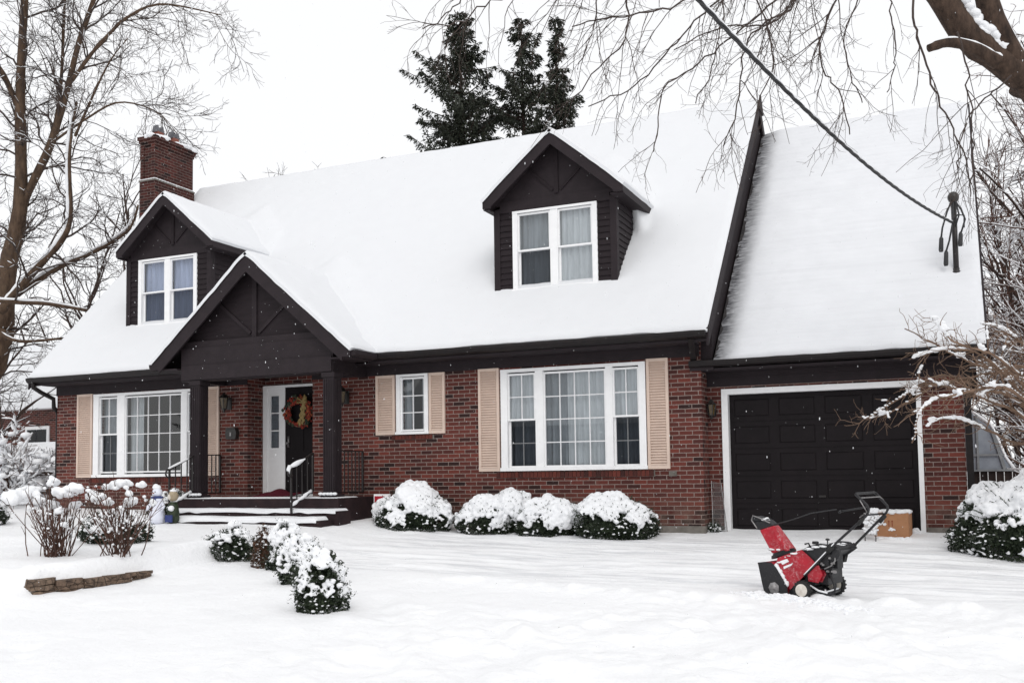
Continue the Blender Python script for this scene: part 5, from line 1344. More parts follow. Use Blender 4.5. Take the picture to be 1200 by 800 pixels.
# ------------------------------------------------------------------ evergreen bushes
def bush(x, y, rx, ry, h, seed, label, snow=.75, leafm='leaf', group=None, leaf=.024, name='evergreen_bush', z=None, ragged=.18, clump=(.03, .065), dens=1.0, voxel=.014, shoots=0):
    rng = np.random.default_rng(seed); z0 = gz(x, y) if z is None else z
    root = empty(name, (x, y, z0), label, 'bush', group); c = np.array([x, y, z0])
    def surf(n, lo=-.05):
        u = rng.uniform(lo, 1, n); a = rng.uniform(0, 2 * PI, n); w = np.sqrt(np.maximum(0, 1 - np.clip(u, 0, 1) ** 2.2)); w = np.where(u < .25, w * (.86 + .56 * np.clip(u, 0, .25)), w)
        d = np.stack([w * np.cos(a), w * np.sin(a), u], -1)
        k = 1 + ragged * fbm(d[:, 0] * 2.1 + seed, d[:, 1] * 2.1, d[:, 2] * 2.1, seed=seed, octs=3)
        return d, k
    N = int(9000 * dens * (rx * ry + rx * h) / .5) + 1500
    d, k = surf(N); depth = 1 - np.abs(rng.normal(0, .09, N)); P = c + d * np.array([rx, ry, h]) * (k * depth)[:, None]
    q = rng.normal(size=(N, 3)); q /= np.linalg.norm(q, axis=1, keepdims=True); dd = d + .7 * q; dd /= np.linalg.norm(dd, axis=1, keepdims=True)
    a = np.cross(dd, q); a /= np.linalg.norm(a, axis=1, keepdims=True); L = leaf * rng.uniform(.6, 1.5, N)[:, None]; w = L * .42
    V = np.stack([P, P + dd * L * .5 + a * w, P + dd * L, P + dd * L * .5 - a * w], 1).reshape(-1, 3)
    f = MB(); f.raw(V, np.arange(N * 4).reshape(-1, 4))
    # twiggy core so the inside is not hollow
    f.ball(c + np.array([0, 0, h * .36]), (rx * .66, ry * .66, h * .38), seed=seed, amp=.25, seg=16, rings=12)
    for _ in range(int(70 * dens) + shoots):
        a_ = rng.uniform(0, 2 * PI); e = rng.uniform(.4, 1.2); D = np.array([math.cos(a_) * math.cos(e) * rx, math.sin(a_) * math.cos(e) * ry, math.sin(e) * h]) * rng.uniform(.98, 1.14)
        Q = c + np.array([0, 0, h * .25]) + D * np.linspace(.5, 1, 5)[:, None] * np.array([1, 1, .78]); f.tube(Q, .004, 3)
        for _ in range(16):
            t = rng.uniform(.3, 1); p = Q[0] + (Q[-1] - Q[0]) * t; v = rng.normal(size=3); v /= np.linalg.norm(v); v2 = np.cross(v, rng.normal(size=3)); v2 /= np.linalg.norm(v2)
            f.raw([p, p + v * leaf * .5 + v2 * leaf * .3, p + v * leaf, p + v * leaf * .5 - v2 * leaf * .3], [(0, 1, 2, 3)])
    nS = int(260 * dens * (rx * ry + rx * h) / .5) + 60; dS, kS = surf(nS, .15)
    for i in range(nS):
        p = c + dS[i] * np.array([rx, ry, h]) * kS[i] * .97; v = dS[i] + rng.normal(0, .45, 3); v /= np.linalg.norm(v)
        for j in range(7):
            q_ = p + v * (.018 + .012 * j); w_ = v + rng.normal(0, .8, 3); w_ /= np.linalg.norm(w_); u_ = np.cross(w_, v) * leaf * .3
            f.raw([q_, q_ + w_ * leaf * .5 + u_, q_ + w_ * leaf, q_ + w_ * leaf * .5 - u_], [(0, 1, 2, 3)])
    f.build('foliage', M[leafm], root)
    # snow
    s = MB(); n = int(1500 * (rx * ry + rx * h) / .5 * dens) + 260; d, k = surf(n, .12)
    gate = fbm(d[:, 0] * 3 + 9, d[:, 1] * 3, d[:, 2] * 3, seed=seed + 50, octs=3)
    keep = (d[:, 2] + .34 * gate + rng.normal(0, .08, n)) > (1 - snow)
    for i in np.where(keep)[0]:
        r = rng.uniform(*clump) * (.45 + .6 * d[i, 2]); p = c + d[i] * np.array([rx, ry, h]) * k[i] * rng.uniform(.97, 1.03)
        s.ball(p + np.array([0, 0, r * .2]), (r * 1.15, r * 1.15, r * .85), seed=int(i), amp=.3, seg=7, rings=5)
    # loose bits lower down
    d, k = surf(int(n * .30), .0)
    for i in range(len(d)):
        r = rng.uniform(.004, .017) * (.5 + rng.random()); s.ball(c + d[i] * np.array([rx, ry, h]) * k[i] * 1.01, (r * rng.uniform(.8, 2.0), r * rng.uniform(.8, 2.0), r * .7), seed=i, amp=.5, seg=6, rings=4)
    o = s.build('snow', M['snow_clump'], root, smooth=True)
    m = o.modifiers.new('merge', 'REMESH'); m.mode = 'VOXEL'; m.voxel_size = voxel; m.use_smooth_shade = True
    return root

GW = 'bushes planted along the front wall'; GK = 'bushes in the row beside the front walk'
bush(-5.50, -.72, .66, .55, .62, 101, 'snow-capped rounded bush just right of the porch steps', .54, group=GW)
bush(-4.22, -.60, .50, .45, .50, 102, 'leftmost of the four touching snowy bushes under the large window', .56, group=GW)
bush(-3.86, -.42, .40, .36, .62, 109, 'taller snow-heaped bush poking up behind the leftmost bush under the large window', .80, group=GW)
bush(-3.12, -.60, .60, .48, .52, 103, 'smooth snow-domed bush, third from the left under the large window', .62, group=GW)
bush(-2.05, -.62, .68, .52, .60, 104, 'broad bush showing most dark green under the large window, nearest the garage', .44, group=GW, shoots=40)
bush(3.66, -1.12, 1.04, .80, .88, 105, 'big dark green bush under thick snow at the right edge', .38, dens=1.1, shoots=40)
K = dict(leaf=.024, clump=(.018, .044), voxel=.009, ragged=.30, group=GK, shoots=50, dens=1.2)
bush(-5.95, -4.72, .29, .27, .37, 106, 'small dark round bush set apart left of the front walk', .34, **K)
bush(-4.84, -5.08, .23, .24, .44, 107, 'middle bush of the walkway row with some russet foliage', .52, **K)
bush(-4.08, -5.80, .26, .25, .44, 108, 'snowy bush next behind the frontmost bush of the walkway row', .48, **K)
bush(-3.02, -6.95, .265, .26, .55, 110, 'frontmost dark green bush of the walkway row, clumped with snow', .50, **K)
bush(-5.22, -4.94, .15, .17, .42, 111, 'small upright reddish shrub tucked in the walkway row', .22, leafm='leaf_red', leaf=.022, clump=(.010, .024), voxel=.009, ragged=.4, group=GK)
bush(-7.55, -5.2, .46, .40, .38, 112, 'low dark bush between the two bare stemmed shrubs', .50, clump=(.015, .04), voxel=.011, ragged=.3)
bush(-10.95, -.45, .45, .35, .42, 113, 'low snowy bush against the brick wall beside the snowman', .66, clump=(.015, .04), voxel=.012, ragged=.3)
bush(-13.0, -2.9, .5, .4, .5, 114, 'dark bush at the left edge behind the bare shrubs', .45, voxel=.016)

def stem_shrub(x, y, n, h, spread, seed, label, caps):
    rng = np.random.default_rng(seed); z0 = gz(x, y); root = empty('bare_shrub', (x, y, z0), label, 'shrub'); L = []
    for i in range(n):
        a = rng.uniform(0, 2 * PI); e = rng.uniform(.05, 1) ** .7 * spread; d = np.array([math.cos(a) * e, math.sin(a) * e * .7, 1.])
        P = twig_path(rng, np.array([x + rng.normal(0, .09), y + rng.normal(0, .06), z0 - .03]), d, h * rng.uniform(.6, 1.02), 7, .06, .05); L.append((P, np.linspace(.0068, .0036, 8)))
    lv = branch_out(rng, L, [dict(dens=3.4, len=(.12, .36), ang=(15, 40), wander=.1, grav=.03, n=4, rmin=.0035, rk=.7, t0=.3)])
    t = MB()
    for l in lv: t.tubes(l, 4)
    t.build('stems', M['twig_red'], root)
    s = MB(); tips = [P[-1] for P, R in L]
    k = 0; done = []
    for (dx, dy, dz, r) in caps:
        for j in range(16):
            q = rng.normal(0, .42, 3) * r; s.ball((x + dx + q[0], y + dy + q[1], z0 + dz + q[2] * .45), (r * rng.uniform(.45, .7), r * rng.uniform(.45, .7), r * rng.uniform(.38, .55)), seed=k, amp=.25); k += 1
    for P, R in lv[0] + lv[1]:
        for i in range(2, len(P)):
            if rng.random() < .10: 
                r = rng.uniform(.010, .026); s.ball(P[i], (r, r, r * .8), seed=k, amp=.2); k += 1
        if rng.random() < .05:
            r = rng.uniform(.03, .05); s.ball(P[-1], (r, r, r * .8), seed=k, amp=.3); k += 1
    o = s.build('snow_caps', M['snow_clump'], root, smooth=True); m = o.modifiers.new('merge', 'REMESH'); m.mode = 'VOXEL'; m.voxel_size = .011; m.use_smooth_shade = True
stem_shrub(-7.05, -6.55, 64, .92, .98, 1, 'wide bare brown-stemmed shrub with snow puffs on its tips, at the left', [(-.48, .0, .76, .11), (-.30, 0, .66, .07), (-.12, .05, .88, .07), (.10, 0, .76, .095), (.33, 0, .80, .085), (-.72, 0, .70, .12), (-.05, 0, .60, .07), (.15, .1, .60, .07)])
stem_shrub(-6.25, -6.35, 44, .90, .85, 2, 'narrower bare shrub with snow puffs, between the wide shrub and the steps', [(-.42, 0, .66, .085), (-.10, 0, .80, .08), (.02, 0, .82, .075), (.33, 0, .80, .05), (-.2, 0, .6, .06), (.20, 0, .62, .06), (.02, .1, .58, .06)])

# snow-heaped reddish shrub beyond, at the left edge
def snowy_thicket():
    rng = np.random.default_rng(61); x, y = -16.3, .35; z0 = gz(x, y); root = empty('snowy_shrub', (x, y, z0), 'reddish twiggy shrub buried in snow at the left edge before the fence', 'shrub'); L = []
    for i in range(54):
        a = rng.uniform(0, 2 * PI); e = rng.uniform(.2, 1.2); P = twig_path(rng, np.array([x, y, z0]), np.array([math.cos(a) * e, math.sin(a) * e * .6, 1.]), rng.uniform(1.0, 1.9), 8, .14, -.05); L.append((P, np.linspace(.018, .006, 9)))
    lv = branch_out(rng, L, [dict(dens=3.5, len=(.3, .9), ang=(20, 60), wander=.15, grav=-.02, n=5, rmin=.007, rk=.7, t0=.25), dict(dens=4, len=(.15, .4), ang=(20, 60), wander=.15, grav=0, n=3, rmin=.006, rk=.8)])
    t = MB()
    for l in lv: t.tubes(l, 3)
    t.build('stems', M['twig_red'], root); s = MB(); snow_on(s, lv[0] + lv[1] + lv[2], rng, .75, 2.2, .5, .012)
    k = 0
    for P, R in lv[1]:
        if rng.random() < .4:
            r = rng.uniform(.04, .11); s.ball(P[-1], (r * 1.3, r * 1.3, r * .7), seed=k, amp=.3); k += 1
    s.build('snow', M['snow_clump'], root, smooth=True)
snowy_thicket()

# ------------------------------------------------------------------ neighbour's things at left
def neighbour():
    # dark board fence with a snow cap
    x0, y0, x1, y1 = -24.5, 1.4, -15.6, 3.4; n = 52; root = empty('board_fence', (x0, y0, gz(x0, y0)), 'dark board fence with a snow cap left of the house', 'fence')
    a = math.atan2(y1 - y0, x1 - x0); Lf = math.hypot(x1 - x0, y1 - y0); Mx = Matrix.Translation((x0, y0, 0)) @ Matrix.Rotation(a, 4, 'Z'); zb = .42
    b = MB(); w = Lf / n
    for i in range(n): b.box(i * w + .006, (i + 1) * w - .006, -.012, .012, zb - .4, zb + .82 + .01 * math.sin(i * 7.3), Mx)
    b.build('boards', M['fence'], root)
    for i in range(6):
        p = MB(); xx = i * Lf / 5; p.box(xx - .06, xx + .06, .013, .13, zb - .4, zb + .9, Mx); p.build('post', M['fence'], root)
    s = MB(); t = np.linspace(0, Lf, 90); P = np.array([tuple(Mx @ Vector((q, 0, zb + .86))) for q in t]); s.tube(P, .055 + .02 * vnoise(t * 3, t * 0, seed=4), 8); s.build('fence_snow', M['snow'], root, smooth=True)
    # low shed with a heavy snow roof
    root = empty('garden_shed', (-19.2, 5.0, .5), 'low shed with a thick snow roof just left of the house corner', 'shed')
    b = MB(); b.box(-21.4, -17.0, 4.0, 6.4, .2, 1.32); b.build('wall', M['fence'], root)
    s = MB(); s.prism([(3.75, 1.30), (3.72, 1.42), (4.5, 1.85), (5.2, 2.02), (5.9, 1.85), (6.7, 1.40), (6.7, 1.30)], 4.8, 'x', -21.6); s.build('roof_snow', M['snow'], root, smooth=False)
    # brick house further off
    root = empty('neighbouring_house', (-33, 14, .8), 'distant red brick house with a white snowy roof seen at the left edge', 'house')
    b = MB(); b.box(-41, -24.5, 11, 18, 0, 3.6); b.build('wall', M['brick'], root, uv=True)
    r = MB(); r.prism([(10.5, 3.5), (14.5, 6.6), (18.5, 3.5)], 17.3, 'x', -41.4); r.build('roof', M['snow_roof'], root)
    for xx in (-38, -34.5, -31, -27.8):
        w = MB(); w.box(xx - .6, xx + .6, 10.94, 10.99, 1.4, 2.9); ww = w.build('window', M['white'], root); g_ = MB(); g_.box(xx - .48, xx - .03, 10.92, 10.935, 1.52, 2.78); g_.box(xx + .03, xx + .48, 10.92, 10.935, 1.52, 2.78); g_.build('pane', M['glass_dark'], ww)
        v = MB(); v.box(xx - .47, xx + .47, 10.9385, 10.9395, 1.53, 2.77); v.build('pane_backing', M['room'], ww)  # flat sheet in the dim room colour, painted darkness in place of an interior
neighbour()

# grey glazed lean-to right of the garage
def lean_to():
    root = empty('garden_enclosure', (3.3, 3.1, -.1), 'grey panelled enclosure with a slanting snowy edge between garage and right bush', 'enclosure')
    y = 3.0; pan = MB(); poly = [(2.90, .87), (3.60, .87), (3.47, 1.10), (3.37, 1.40), (3.28, 1.62), (3.05, 1.80), (2.90, 1.90)]
    pan.prism(poly, 1.6, 'y', y); pan.build('panel', M['tarp'], root)
    f = MB(); f.box(2.90, 3.47, y - .03, y - .002, 1.12, 1.155); f.box(3.06, 3.095, y - .034, y - .003, .87, 1.80); f.box(2.90, 3.60, y - .032, y - .0025, .87, .90)
    f.bar((3.30, y - .016, 1.56), (3.47, y - .016, .90), .03, .05); f.build('frame', M['panelframe'], root)
    b = MB(); b.box(2.92, 3.62, y + .02, y + 1.6, -.3, .865); b.build('base', M['fence'], root)
    for i in range(6): 
        p = MB(); p.box(2.97 + i * .12, 2.979 + i * .12, y - .03, y - .01, .3, .86); p.build('picket', M['white'], root)
    s = MB(); s.tube([(2.92, y + .1, 1.92), (3.06, y + .02, 1.83), (3.29, y, 1.64), (3.38, y, 1.41), (3.48, y, 1.11), (3.61, y, .90)], [.02, .025, .025, .018, .022, .03], 8)
    s.tube([(3.5, y, .90), (3.9, y - .1, .90), (4.4, y - .15, .88)], .02, 6); s.build('edge_snow', M['snow'], root, smooth=True)
lean_to()

# ------------------------------------------------------------------ stone edging
def stones():
    rng = np.random.default_rng(8)
    labs = ['cracked brown edging stone at the near left corner of the snowy bed', 'second edging stone, long and low, right of the cracked corner stone', 'third edging stone in the row, half sunk in snow', 'small thin edging stone near the far right end of the row',
            'last edging stone at the far right end of the row, mostly snowed over', 'lone flat stone at the left edge of the picture']
    data = [(-6.21, -7.49, .12, .15, .135), (-6.12, -7.22, .11, .19, .110), (-6.05, -6.91, .11, .20, .095), (-6.01, -6.62, .10, .18, .085), (-5.99, -6.32, .09, .17, .075), (-7.0, -7.64, .20, .09, .085)]
    for i, (x, y, rx, ry, h) in enumerate(data):
        z = float(_lawn(x, y)) + float(ground_detail(x, y)); mb = MB()
        # broken block: layered slabs with ragged outlines
        nl = 3; zz = z - .05; hh = (h + .05) / nl
        for l in range(nl):
            n = 11; th = np.arange(n) * 2 * PI / n; j = rng.uniform(.84, 1.08, n); cc, ss = np.cos(th), np.sin(th); m = np.maximum(np.abs(cc), np.abs(ss)) ** .7
            ox, oy = rng.uniform(-.012, .012, 2); X = x + ox + rx * cc / m * j; Y = y + oy + ry * ss / m * j; j2 = rng.uniform(.90, 1.02, n)
            V = [(X[k], Y[k], zz + rng.uniform(-.006, .006)) for k in range(n)] + [(x + (X[k] - x) * j2[k], y + (Y[k] - y) * j2[k], zz + hh * .93 + rng.uniform(-.008, .008)) for k in range(n)]
            mb.raw(V, [(k, (k + 1) % n, n + (k + 1) % n, n + k) for k in range(n)], ngons=[list(range(n))[::-1], list(range(n, 2 * n))]); zz += hh
        o = mb.build('edging_stone', M['stone']); tag(o, labs[i], 'stone', 'rough stones edging the snowy bed')
def _lawn(x, y): return ground(x, y) - bed(x, y)
stones()

# ------------------------------------------------------------------ snow blower
def blower():
    W0 = np.array([1.36, -5.1, -.315]); a = math.radians(20); fwd = np.array([-math.cos(a), math.sin(a), 0]); lat = np.array([math.sin(a), math.cos(a), 0]); up = np.array([0, 0, 1.])
    root = empty('snow_blower', tuple(W0), 'red and black single-stage snow blower parked in the snow before the garage', 'snow blower')
    def T(s, l, z): return W0 + fwd * s + lat * l + up * z
    def pr(mb, poly, l0, l1):
        n = len(poly); V = [T(s, l0, z) for s, z in poly] + [T(s, l1, z) for s, z in poly]
        return mb.raw(V, [(i, (i + 1) % n, n + (i + 1) % n, n + i) for i in range(n)], ngons=[list(range(n)), list(range(n, 2 * n))[::-1]])
    def bev(o, w=.006):
        m = o.modifiers.new('b', 'BEVEL'); m.width = w; m.segments = 2; m.limit_method = 'ANGLE'; return o
    # auger housing: two end plates, curved back shell, paddles
    plate = [(.497, .325), (.43, .335), (.357, .333), (.301, .291), (.235, .19), (.188, .108), (.18, .03), (.27, .0), (.425, .0), (.455, .12)]
    for l0, l1, nm in ((-.015, .0, 'side_plate'), (.50, .515, 'side_plate')):
        mb = MB(); pr(mb, plate, l0, l1); bev(mb.build(nm, M['black'], root), .003)
    mb = MB(); shell = [(.497, .325), (.357, .333), (.301, .291), (.235, .19), (.188, .108), (.20, .02)]; inner = [(s + .02, z - .012) for s, z in shell]
    pr(mb, shell + inner[::-1], .001, .499); mb.build('auger_housing', M['red'], root)
    mb = MB(); c = (.335, .135)
    for k in range(3):
        an = k * 2 * PI / 3 + .4
        V = []; n = 9
        for j in range(n):
            an2 = an + .9 * math.sin(PI * j / (n - 1))
            V += [T(c[0] + .02 * math.cos(an2), .03 + .44 * j / (n - 1), c[1] + .02 * math.sin(an2)), T(c[0] + .12 * math.cos(an2 + .2), .03 + .44 * j / (n - 1), c[1] + .12 * math.sin(an2 + .2))]
        mb.raw(V, [(2 * j, 2 * j + 1, 2 * j + 3, 2 * j + 2) for j in range(n - 1)])
    mb.tube([T(c[0], .0, c[1]), T(c[0], .5, c[1])], .02, 8); mb.build('auger', M['rubber'], root)
    mb = MB(); Rm = Matrix((tuple(fwd), tuple(up), tuple(lat))).transposed()
    mb.lathe([(.060, -.016), (.060, -.020), (.038, -.028), (.02, -.040), (.012, -.045)], T(.325, 0, .085), 7, Rm); mb.build('auger_hub', M['metal'], root)
    # red body
    body = [(.277, .368), (.16, .412), (.03, .455), (-.04, .40), (-.101, .343), (.02, .235), (.16, .104), (.20, .18), (.245, .269), (.301, .300)]
    mb = MB(); pr(mb, body, .012, .488); bev(mb.build('body', M['red'], root), .018)
    mb = MB(); pr(mb, [(.262, .352), (.185, .378), (.165, .352), (.235, .318)], .004, .013); pr(mb, [(.225, .30), (.12, .34), (.14, .315), (.222, .275)], .004, .013); mb.build('body_stripe', M['snow'], root)
    cover = [(.025, .450), (-.05, .492), (-.168, .519), (-.26, .512), (-.299, .48), (-.20, .41), (-.096, .345), (-.03, .395)]
    mb = MB(); pr(mb, cover, .03, .47); bev(mb.build('engine_cover', M['black'], root), .022)
    # chute
    def ch(s0, z0, w, l0, l1): return [T(s0 + w, l0, z0), T(s0 + w, l1, z0), T(s0 - w, l1, z0), T(s0 - w, l0, z0)]
    cl = .25
    mb = MB(); a0 = [T(.440, cl - .095, .405), T(.440, cl + .095, .405), T(.245, cl + .095, .440), T(.245, cl - .095, .440)]; a1 = [T(.591, cl - .075, .646), T(.591, cl + .075, .646), T(.430, cl + .065, .696), T(.430, cl - .065, .696)]
    mb.hexa(a0, a1); chute = bev(mb.build('chute', M['red'], root), .02)
    mb = MB(); b1 = [T(.685, cl - .08, .757), T(.685, cl + .08, .757), T(.640, cl + .08, .785), T(.640, cl - .08, .785)]; b0 = [T(.595, cl - .082, .64), T(.595, cl + .082, .64), T(.425, cl + .07, .690), T(.425, cl - .07, .690)]
    b15 = [T(.665, cl - .085, .72), T(.665, cl + .085, .72), T(.50, cl + .07, .748), T(.50, cl - .07, .748)]
    mb.hexa(b0, b15); mb.hexa(b15, b1); bev(mb.build('chute_deflector', M['black'], chute), .012)
    mb = MB(); mb.tube([T(.60, cl - .09, .66), T(.66, cl - .09, .74), T(.645, cl - .09, .79), T(.56, cl - .09, .765), T(.45, cl - .09, .72)], .007, 6); mb.build('deflector_rim', M['metal'], chute)
    mb = MB(); ax = np.array([0, 0, 1.]); 
    for (r, z, hgt) in ((.125, .385, .03), (.11, .41, .022)):
        V = []; n = 20
        for zz in (0, hgt):
            for k in range(n):
                t = 2 * PI * k / n; V.append(T(.352 + r * math.cos(t), cl + r * math.sin(t), z + zz - r * math.cos(t) * .33 + .0))
        mb.raw(V, [(i, (i + 1) % n, n + (i + 1) % n, n + i) for i in range(n)], ngons=[list(range(n))[::-1], list(range(n, 2 * n))])
    mb.build('chute_ring', M['black'], root)
    # chute control rod + crank to the handle
    mb = MB(); mb.tube([T(.43, .22, .70), T(.2, .2, .76), T(.005, .18, .825), T(-.30, .12, .87)], .006, 6); mb.tube([T(-.36, .08, .852), T(-.45, .08, .868), T(-.617, .08, .896)], .009, 6); mb.tube([T(-.36, .08, .852), T(-.37, .03, .845)], .013, 6); mb.build('chute_rod', M['black'], root)
    # engine block, muffler, fuel cap, choke
    mb = MB(); 
    for (s0, s1, l0, l1, z0, z1) in ((-.10, -.25, .08, .30, .28, .46), (-.04, -.20, .10, .40, .14, .30), (-.25, -.29, .12, .24, .30, .42), (-.12, -.24, .04, .08, .33, .44)):
        pr(mb, [(s0, z0), (s1, z0), (s1, z1), (s0, z1)], l0, l1)
    for k in range(7): pr(mb, [(-.11, .30 + k * .022), (-.27, .30 + k * .022), (-.27, .308 + k * .022), (-.11, .308 + k * .022)], .05, .09)
    pr(mb, [(-.15, .20), (-.22, .20), (-.25, .30), (-.27, .44), (-.17, .46)], .12, .26); pr(mb, [(.06, .10), (-.08, .13), (-.10, .30), (-.02, .30)], .06, .44); pr(mb, [(.19, .02), (.03, .03), (.02, .12), (.17, .13)], .03, .47)
    mb.build('engine', M['black'], root)
    mb = MB(); mb.lathe([(.075, 0), (.088, -.02), (.085, -.05), (.05, -.065), (.02, -.07)], T(-.265, .10, .455), 18, Rm); mb.build('recoil_starter', M['black'], root)
    mb = MB(); pr(mb, [(-.03, .30), (-.14, .32), (-.17, .24), (-.13, .17), (-.04, .18)], .02, .10); bev(mb.build('engine_shroud', M['red'], root), .01)
    mb = MB()
    rr = random.Random(4)
    for i in range(16):
        s, z = rr.uniform(-.32, -.08), rr.uniform(.25, .43); pr(mb, [(s, z), (s - .025, z), (s - .02, z + .02), (s, z + .015)], .02 + rr.random() * .03, .07)
    mb.tube([T(-.2, .03, .30), T(-.27, .02, .33), T(-.31, .03, .38), T(-.30, .06, .45)], .007, 6); mb.build('carburettor', M['metal'], root)
    mb = MB(); mb.lathe([(.03, 0), (.034, .012), (.03, .028), (.01, .03)], T(.00, .25, .515), 12); mb.tube([T(.04, .22, .49), T(.05, .2, .525), T(.09, .2, .515)], .009, 6)
    mb.tube([T(-.155, .2, .52), T(-.155, .2, .565)], .006, 6); mb.ball(T(-.155, .2, .57), (.022, .022, .012), amp=0); mb.build('fuel_cap', M['black'], root)
    # wheels
    for l, s0, r in ((-.045, .0, .088), (.505, -.07, .105)):
        wr = Matrix((tuple(fwd), tuple(up), tuple(lat))).transposed()
        sgn = 1; c = T(s0, l, r + .0)
        mb = MB(); mb.lathe([(r * .70, -.026), (r * .93, -.026), (r, -.014), (r, .014), (r * .93, .026), (r * .70, .026)], c, 24, wr)
        for k in range(18):
            t = k * 2 * PI / 18; p = [T(s0 + (r - .002) * math.cos(t + e), l + f_, r + (r - .002) * math.sin(t + e)) for f_ in (-.02, .02) for e in (-.07, .07)]; q = [T(s0 + (r + .008) * math.cos(t + e), l + f_, r + (r + .008) * math.sin(t + e)) for f_ in (-.02, .02) for e in (-.07, .07)]
            mb.raw(p + q, [(0, 1, 5, 4), (2, 3, 7, 6), (4, 5, 7, 6), (0, 2, 6, 4), (1, 3, 7, 5)])
        w = mb.build('wheel', M['rubber'], root)
        mb = MB(); mb.lathe([(.004, -.031), (r * .25, -.030), (r * .70, -.027), (r * .74, -.020), (r * .74, .020), (.015, .024)], c, 18, wr); mb.build('hub', M['hub'], w, smooth=False)
    mb = MB(); mb.tube([T(0, -.04, .09), T(0, .5, .09)], .012, 8)
    # low rear frame hoops
    mb.tube(smooth_path([T(.10, .04, .10), T(-.0, .04, .12), T(-.14, .04, .065), T(-.22, .04, .05), T(-.275, .05, .07), T(-.285, .06, .13), T(-.25, .08, .20), T(-.21, .1, .27)], 3), .013, 8)
    mb.tube(smooth_path([T(-.02, .30, .12), T(-.12, .30, .06), T(-.17, .30, .10), T(-.16, .28, .20)], 3), .016, 8); mb.tube([T(-.20, .04, .05), T(-.14, .44, .055)], .016, 8); mb.build('frame', M['black'], root, smooth=True)
    mb = MB(); mb.tube([T(-.02, .03, .140), T(-.13, .03, .085), T(-.22, .03, .070)], .010, 6); mb.tube([T(-.18, .1, .07), T(-.15, .4, .075)], .010, 6); mb.build('frame_snow', M['snow'], root, smooth=True)
    # handle
    A_ = [(.005, .22), (-.17, .39), (-.322, .539), (-.614, .79), (-.655, .83), (-.672, .87), (-.668, .907), (-.564, 1.005), (-.55, 1.018)]
    B_ = [(-.10, .31), (-.174, .384), (-.45, .652), (-.597, .795), (-.638, .84), (-.648, .875), (-.640, .90), (-.545, 1.005), (-.53, 1.02)]
    mb = MB(); mb.tube(smooth_path([T(s, .01, z) for s, z in A_], 3), .0125, 8); mb.tube(smooth_path([T(s, .49, z) for s, z in B_], 3), .0125, 8)
    mb.tube([T(-.55, .01, 1.018), T(-.54, .05, 1.024), T(-.53, .45, 1.026), T(-.53, .49, 1.02)], .0125, 8); mb.tube([T(-.60, .01, .82), T(-.60, .49, .82)], .009, 6)
    h = mb.build('handle', M['black'], root, smooth=True)
    mb = MB(); mb.tube([T(-.585, .0, .80), T(-.66, .0, .855), T(-.60, -.005, .96), T(-.585, .04, .985), T(-.585, .46, .985), T(-.60, .5, .955), T(-.65, .5, .86)], .006, 6); mb.build('control_bail', M['metal'], h, smooth=True)
    mb = MB()
    for l in (.01, .49):
        mb.tube([T(-.245, l, .462), T(-.30, l, .512)], .022, 8); mb.tube([T(-.56, l, .735), T(-.62, l, .80)], .018, 8)
    pr(mb, [(-.17, .38), (-.21, .40), (-.19, .33), (-.15, .33)], .46, .52); mb.build('handle_clamp', M['rubber'], h, smooth=True)
    # snow lying on the machine
    s = MB()
    Pn = [T(s_, .005, z_ + .012) for s_, z_ in A_[:3]]; s.tube(smooth_path(Pn, 4), .0075, 6)
    rng = np.random.default_rng(5)
    for i in range(90):
        t = rng.random(); s_, z_ = np.interp(t, [0, .3, .62, .9, 1], [.30, .16, .0, -.16, -.24]), np.interp(t, [0, .3, .62, .9, 1], [.325, .418, .475, .52, .515])
        l = rng.uniform(.02, .48); r = rng.uniform(.018, .045); s.ball(T(s_, l, z_ - .004), (r * 1.3, r * 1.3, r * .35), seed=i, amp=.35)
    for i in range(26):
        t = rng.random(); r = rng.uniform(.012, .024); s.ball(T(.30 - .11 * t, rng.uniform(-.004, .01), .30 - .17 * t), (r, r * .6, r * 1.3), seed=i, amp=.35)
    for i in range(14):
        r = rng.uniform(.015, .03); s.ball(T(.36 + .10 * rng.random(), cl + rng.uniform(-.1, .1), .45), (r * 1.4, r * 1.4, r * .5), seed=i, amp=.35)
    for i in range(10):
        r = rng.uniform(.010, .022); s.ball(T(.52 + .1 * rng.random(), cl + rng.uniform(-.06, .0), .745 + rng.uniform(-.01, .02)), (r * 1.4, r * 1.4, r * .6), seed=i, amp=.35)
    s.build('machine_snow', M['snow_clump'], root, smooth=True)
    # crumbs of snow heaped round the base
    s = MB(); ks = 0
    for i in range(420):
        s_ = rng.uniform(-.75, .75); l = -.07 - abs(rng.normal(0, .09)); p = T(s_, l, 0); r = rng.uniform(.006, .026) * (1 if abs(s_) < .6 else .6)
        zz = gz(p[0], p[1]); s.ball((p[0], p[1], zz + r * .1), (r * 1.15, r * 1.15, r * .9), seed=i, amp=.6)
    o = s.build('snow_crumbs', M['snow_clump'], smooth=True); m = o.modifiers.new('merge', 'REMESH'); m.mode = 'VOXEL'; m.voxel_size = .007; m.use_smooth_shade = True; tag(o, 'loose crumbs of snow heaped along the foot of the snow blower', 'snow', kind='stuff')
blower()

